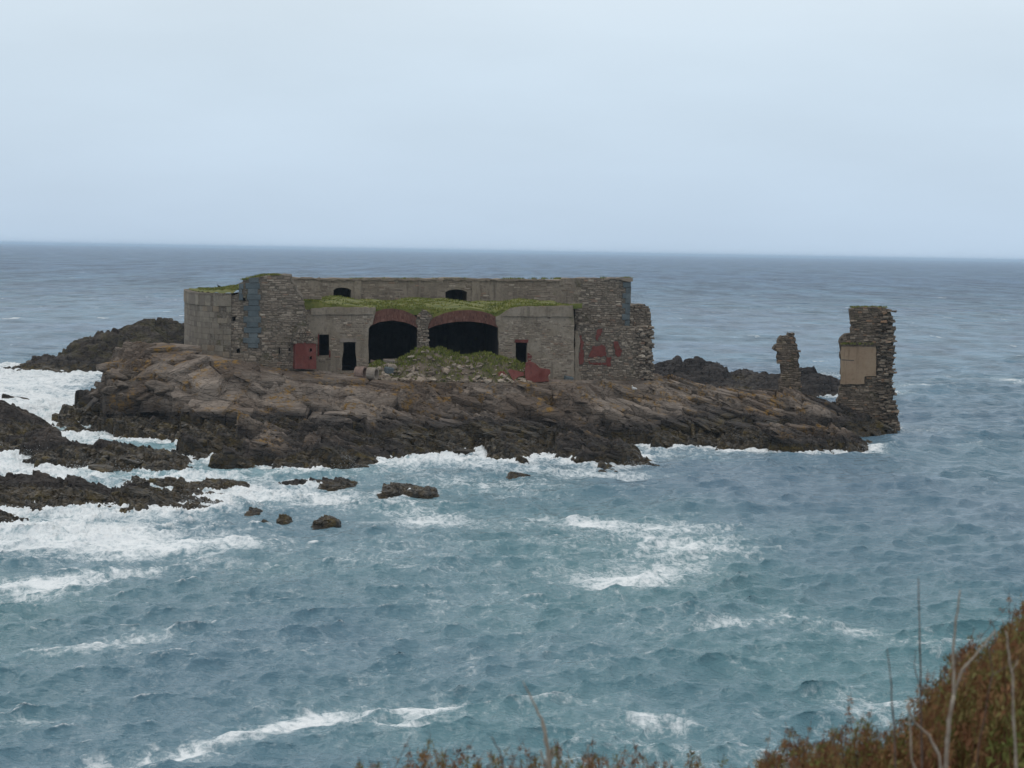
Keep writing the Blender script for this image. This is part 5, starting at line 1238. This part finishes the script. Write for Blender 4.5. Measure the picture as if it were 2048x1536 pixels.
STALKS = [('pale dead stalk forking into two arms in the right thicket', 6.0, M_STALK, [([(1888, 1640), (1893, 1500), (1898, 1440), (1908, 1390)], .0085, .0065), ([(1908, 1390), (1906, 1320), (1912, 1240), (1920, 1180)], .0058, .0022), ([(1908, 1390), (1925, 1340), (1960, 1300), (1992, 1262)], .0055, .003)]),
          ('thin straight grey stalk, tallest left of the forked stalk', 6.4, M_TWIG, [([(1845, 1640), (1842, 1420), (1840, 1290), (1837, 1155)], .005, .0016), ([(1841, 1380), (1828, 1330), (1832, 1300)], .002, .001)]),
          ('thin dark stalk leaning left at the left of the thicket', 6.3, M_TWIG, [([(1792, 1620), (1788, 1450), (1782, 1370), (1774, 1298)], .0042, .0014)]),
          ('curved pale stalk arching left below the forked stalk', 5.9, M_STALK, [([(1890, 1600), (1878, 1510), (1858, 1470), (1830, 1445), (1812, 1412)], .0055, .003), ([(1850, 1600), (1824, 1520), (1820, 1440), (1818, 1400)], .0045, .002)]),
          ('short pale stalk near the right edge above the thicket', 6.1, M_STALK, [([(2034, 1640), (2030, 1480), (2024, 1350), (2018, 1310), (2012, 1262)], .006, .003), ([(2024, 1345), (2036, 1320)], .003, .0015)]),
          ('slim twig slanting across the right thicket', 6.1, M_TWIG, [([(1940, 1640), (1960, 1480), (1985, 1350), (2036, 1318)], .003, .0015), ([(1985, 1350), (1976, 1290), (1984, 1262)], .0025, .001)]),
          ('pale forked stalk at the bottom centre leaning left', 5.8, M_STALK, [([(1104, 1660), (1099, 1530), (1092, 1480), (1084, 1440)], .0095, .0055), ([(1084, 1440), (1066, 1402), (1046, 1362)], .0045, .0016), ([(1096, 1530), (1084, 1515), (1081, 1500)], .004, .003), ([(1098, 1530), (1106, 1512), (1110, 1494)], .004, .0025)]),
          ('short dark twig with pale foot at the bottom left of centre', 6.2, M_TWIG, [([(1012, 1640), (1006, 1520), (998, 1500), (982, 1472)], .004, .0015)]),
          ('faint thin stalk right of the bottom forked stalk', 6.6, M_STALK, [([(1178, 1640), (1175, 1540), (1176, 1488)], .0028, .0012)])]
for lab, D, mat, parts in STALKS:
    D *= 0.84; parts = [(px, a * .66, b * .66) for px, a, b in parts]
    p0 = smooth_line(parts[0][0], D); root = empty('dead_stalk', tuple(p0[0]), lab, 'stalk', 'dead stalks in the bracken')
    for j, (px, a, b) in enumerate(parts):
        V, F = tube(smooth_line(px, D + .01 * j), a, b); mesh_np('stem' if j == 0 else 'branch', np.array(V), F, mat, root, True, {'tint': np.full(len(V), .5)})

# ------------------------------------------------------------------ spray where the swell hits the rocks
M_SPRAY = plain_flat('white spray', (0.82, 0.85, 0.87)); r = np.random.default_rng(77); SV = []; SF = []; k = 0
OCT = np.array([(1, 0, 0), (-1, 0, 0), (0, 1, 0), (0, -1, 0), (0, 0, 1), (0, 0, -1)], float); OF = [(0, 2, 4), (2, 1, 4), (1, 3, 4), (3, 0, 4), (2, 0, 5), (1, 2, 5), (3, 1, 5), (0, 3, 5)]
for px, py, wid, hgt, cnt in ((45, 926, 1.5, 0.45, 1500), (190, 942, 1.2, .3, 700), (215, 744, 2.2, 0.8, 500), (410, 1018, 1.0, .3, 900), (440, 1020, .6, .3, 500), (1340, 770, 1.3, .4, 700), (1465, 890, .25, .5, 120), (1700, 902, 1.6, .3, 350), (1670, 754, 1.4, .4, 600), (690, 938, .5, .35, 150), (1280, 936, 1.2, .3, 250), (120, 1066, 3.2, .25, 900)):
    g = ground(px, py)
    for _ in range(cnt):
        c = g + np.array((r.normal(0, wid), r.normal(0, .5), abs(r.normal(0, hgt)) * (0.5 + 0.5 * r.random()))); SV.append(OCT * r.uniform(.006, .02) * np.array((1, 1, r.uniform(.8, 1.6))) + c); SF.extend([(a + k, b + k, d + k) for a, b, d in OF]); k += 6
tag(mesh_np('spray', np.concatenate(SV), SF, M_SPRAY, None, False, {'tint': np.full(k, .5)}), 'white spray thrown up along the rocks', None, None, 'stuff')
# ------------------------------------------------------------------ the damp air over the sea
hz = bpy.data.materials.new('haze air'); hz.use_nodes = True; hz.node_tree.nodes.clear()
pv = hz.node_tree.nodes.new('ShaderNodeVolumePrincipled'); pv.inputs['Color'].default_value = (0.66, 0.83, 1, 1); pv.inputs['Density'].default_value = 0.0001
ho = hz.node_tree.nodes.new('ShaderNodeOutputMaterial'); hz.node_tree.links.new(pv.outputs[0], ho.inputs['Volume'])
g = Geo(); V, F = box_geo((0, 30000, 9.0), (90000, 60000 - 20, 13.0)); g.add(V, F)
haze = g.build('haze', hz); tag(haze, kind='stuff')
finish()
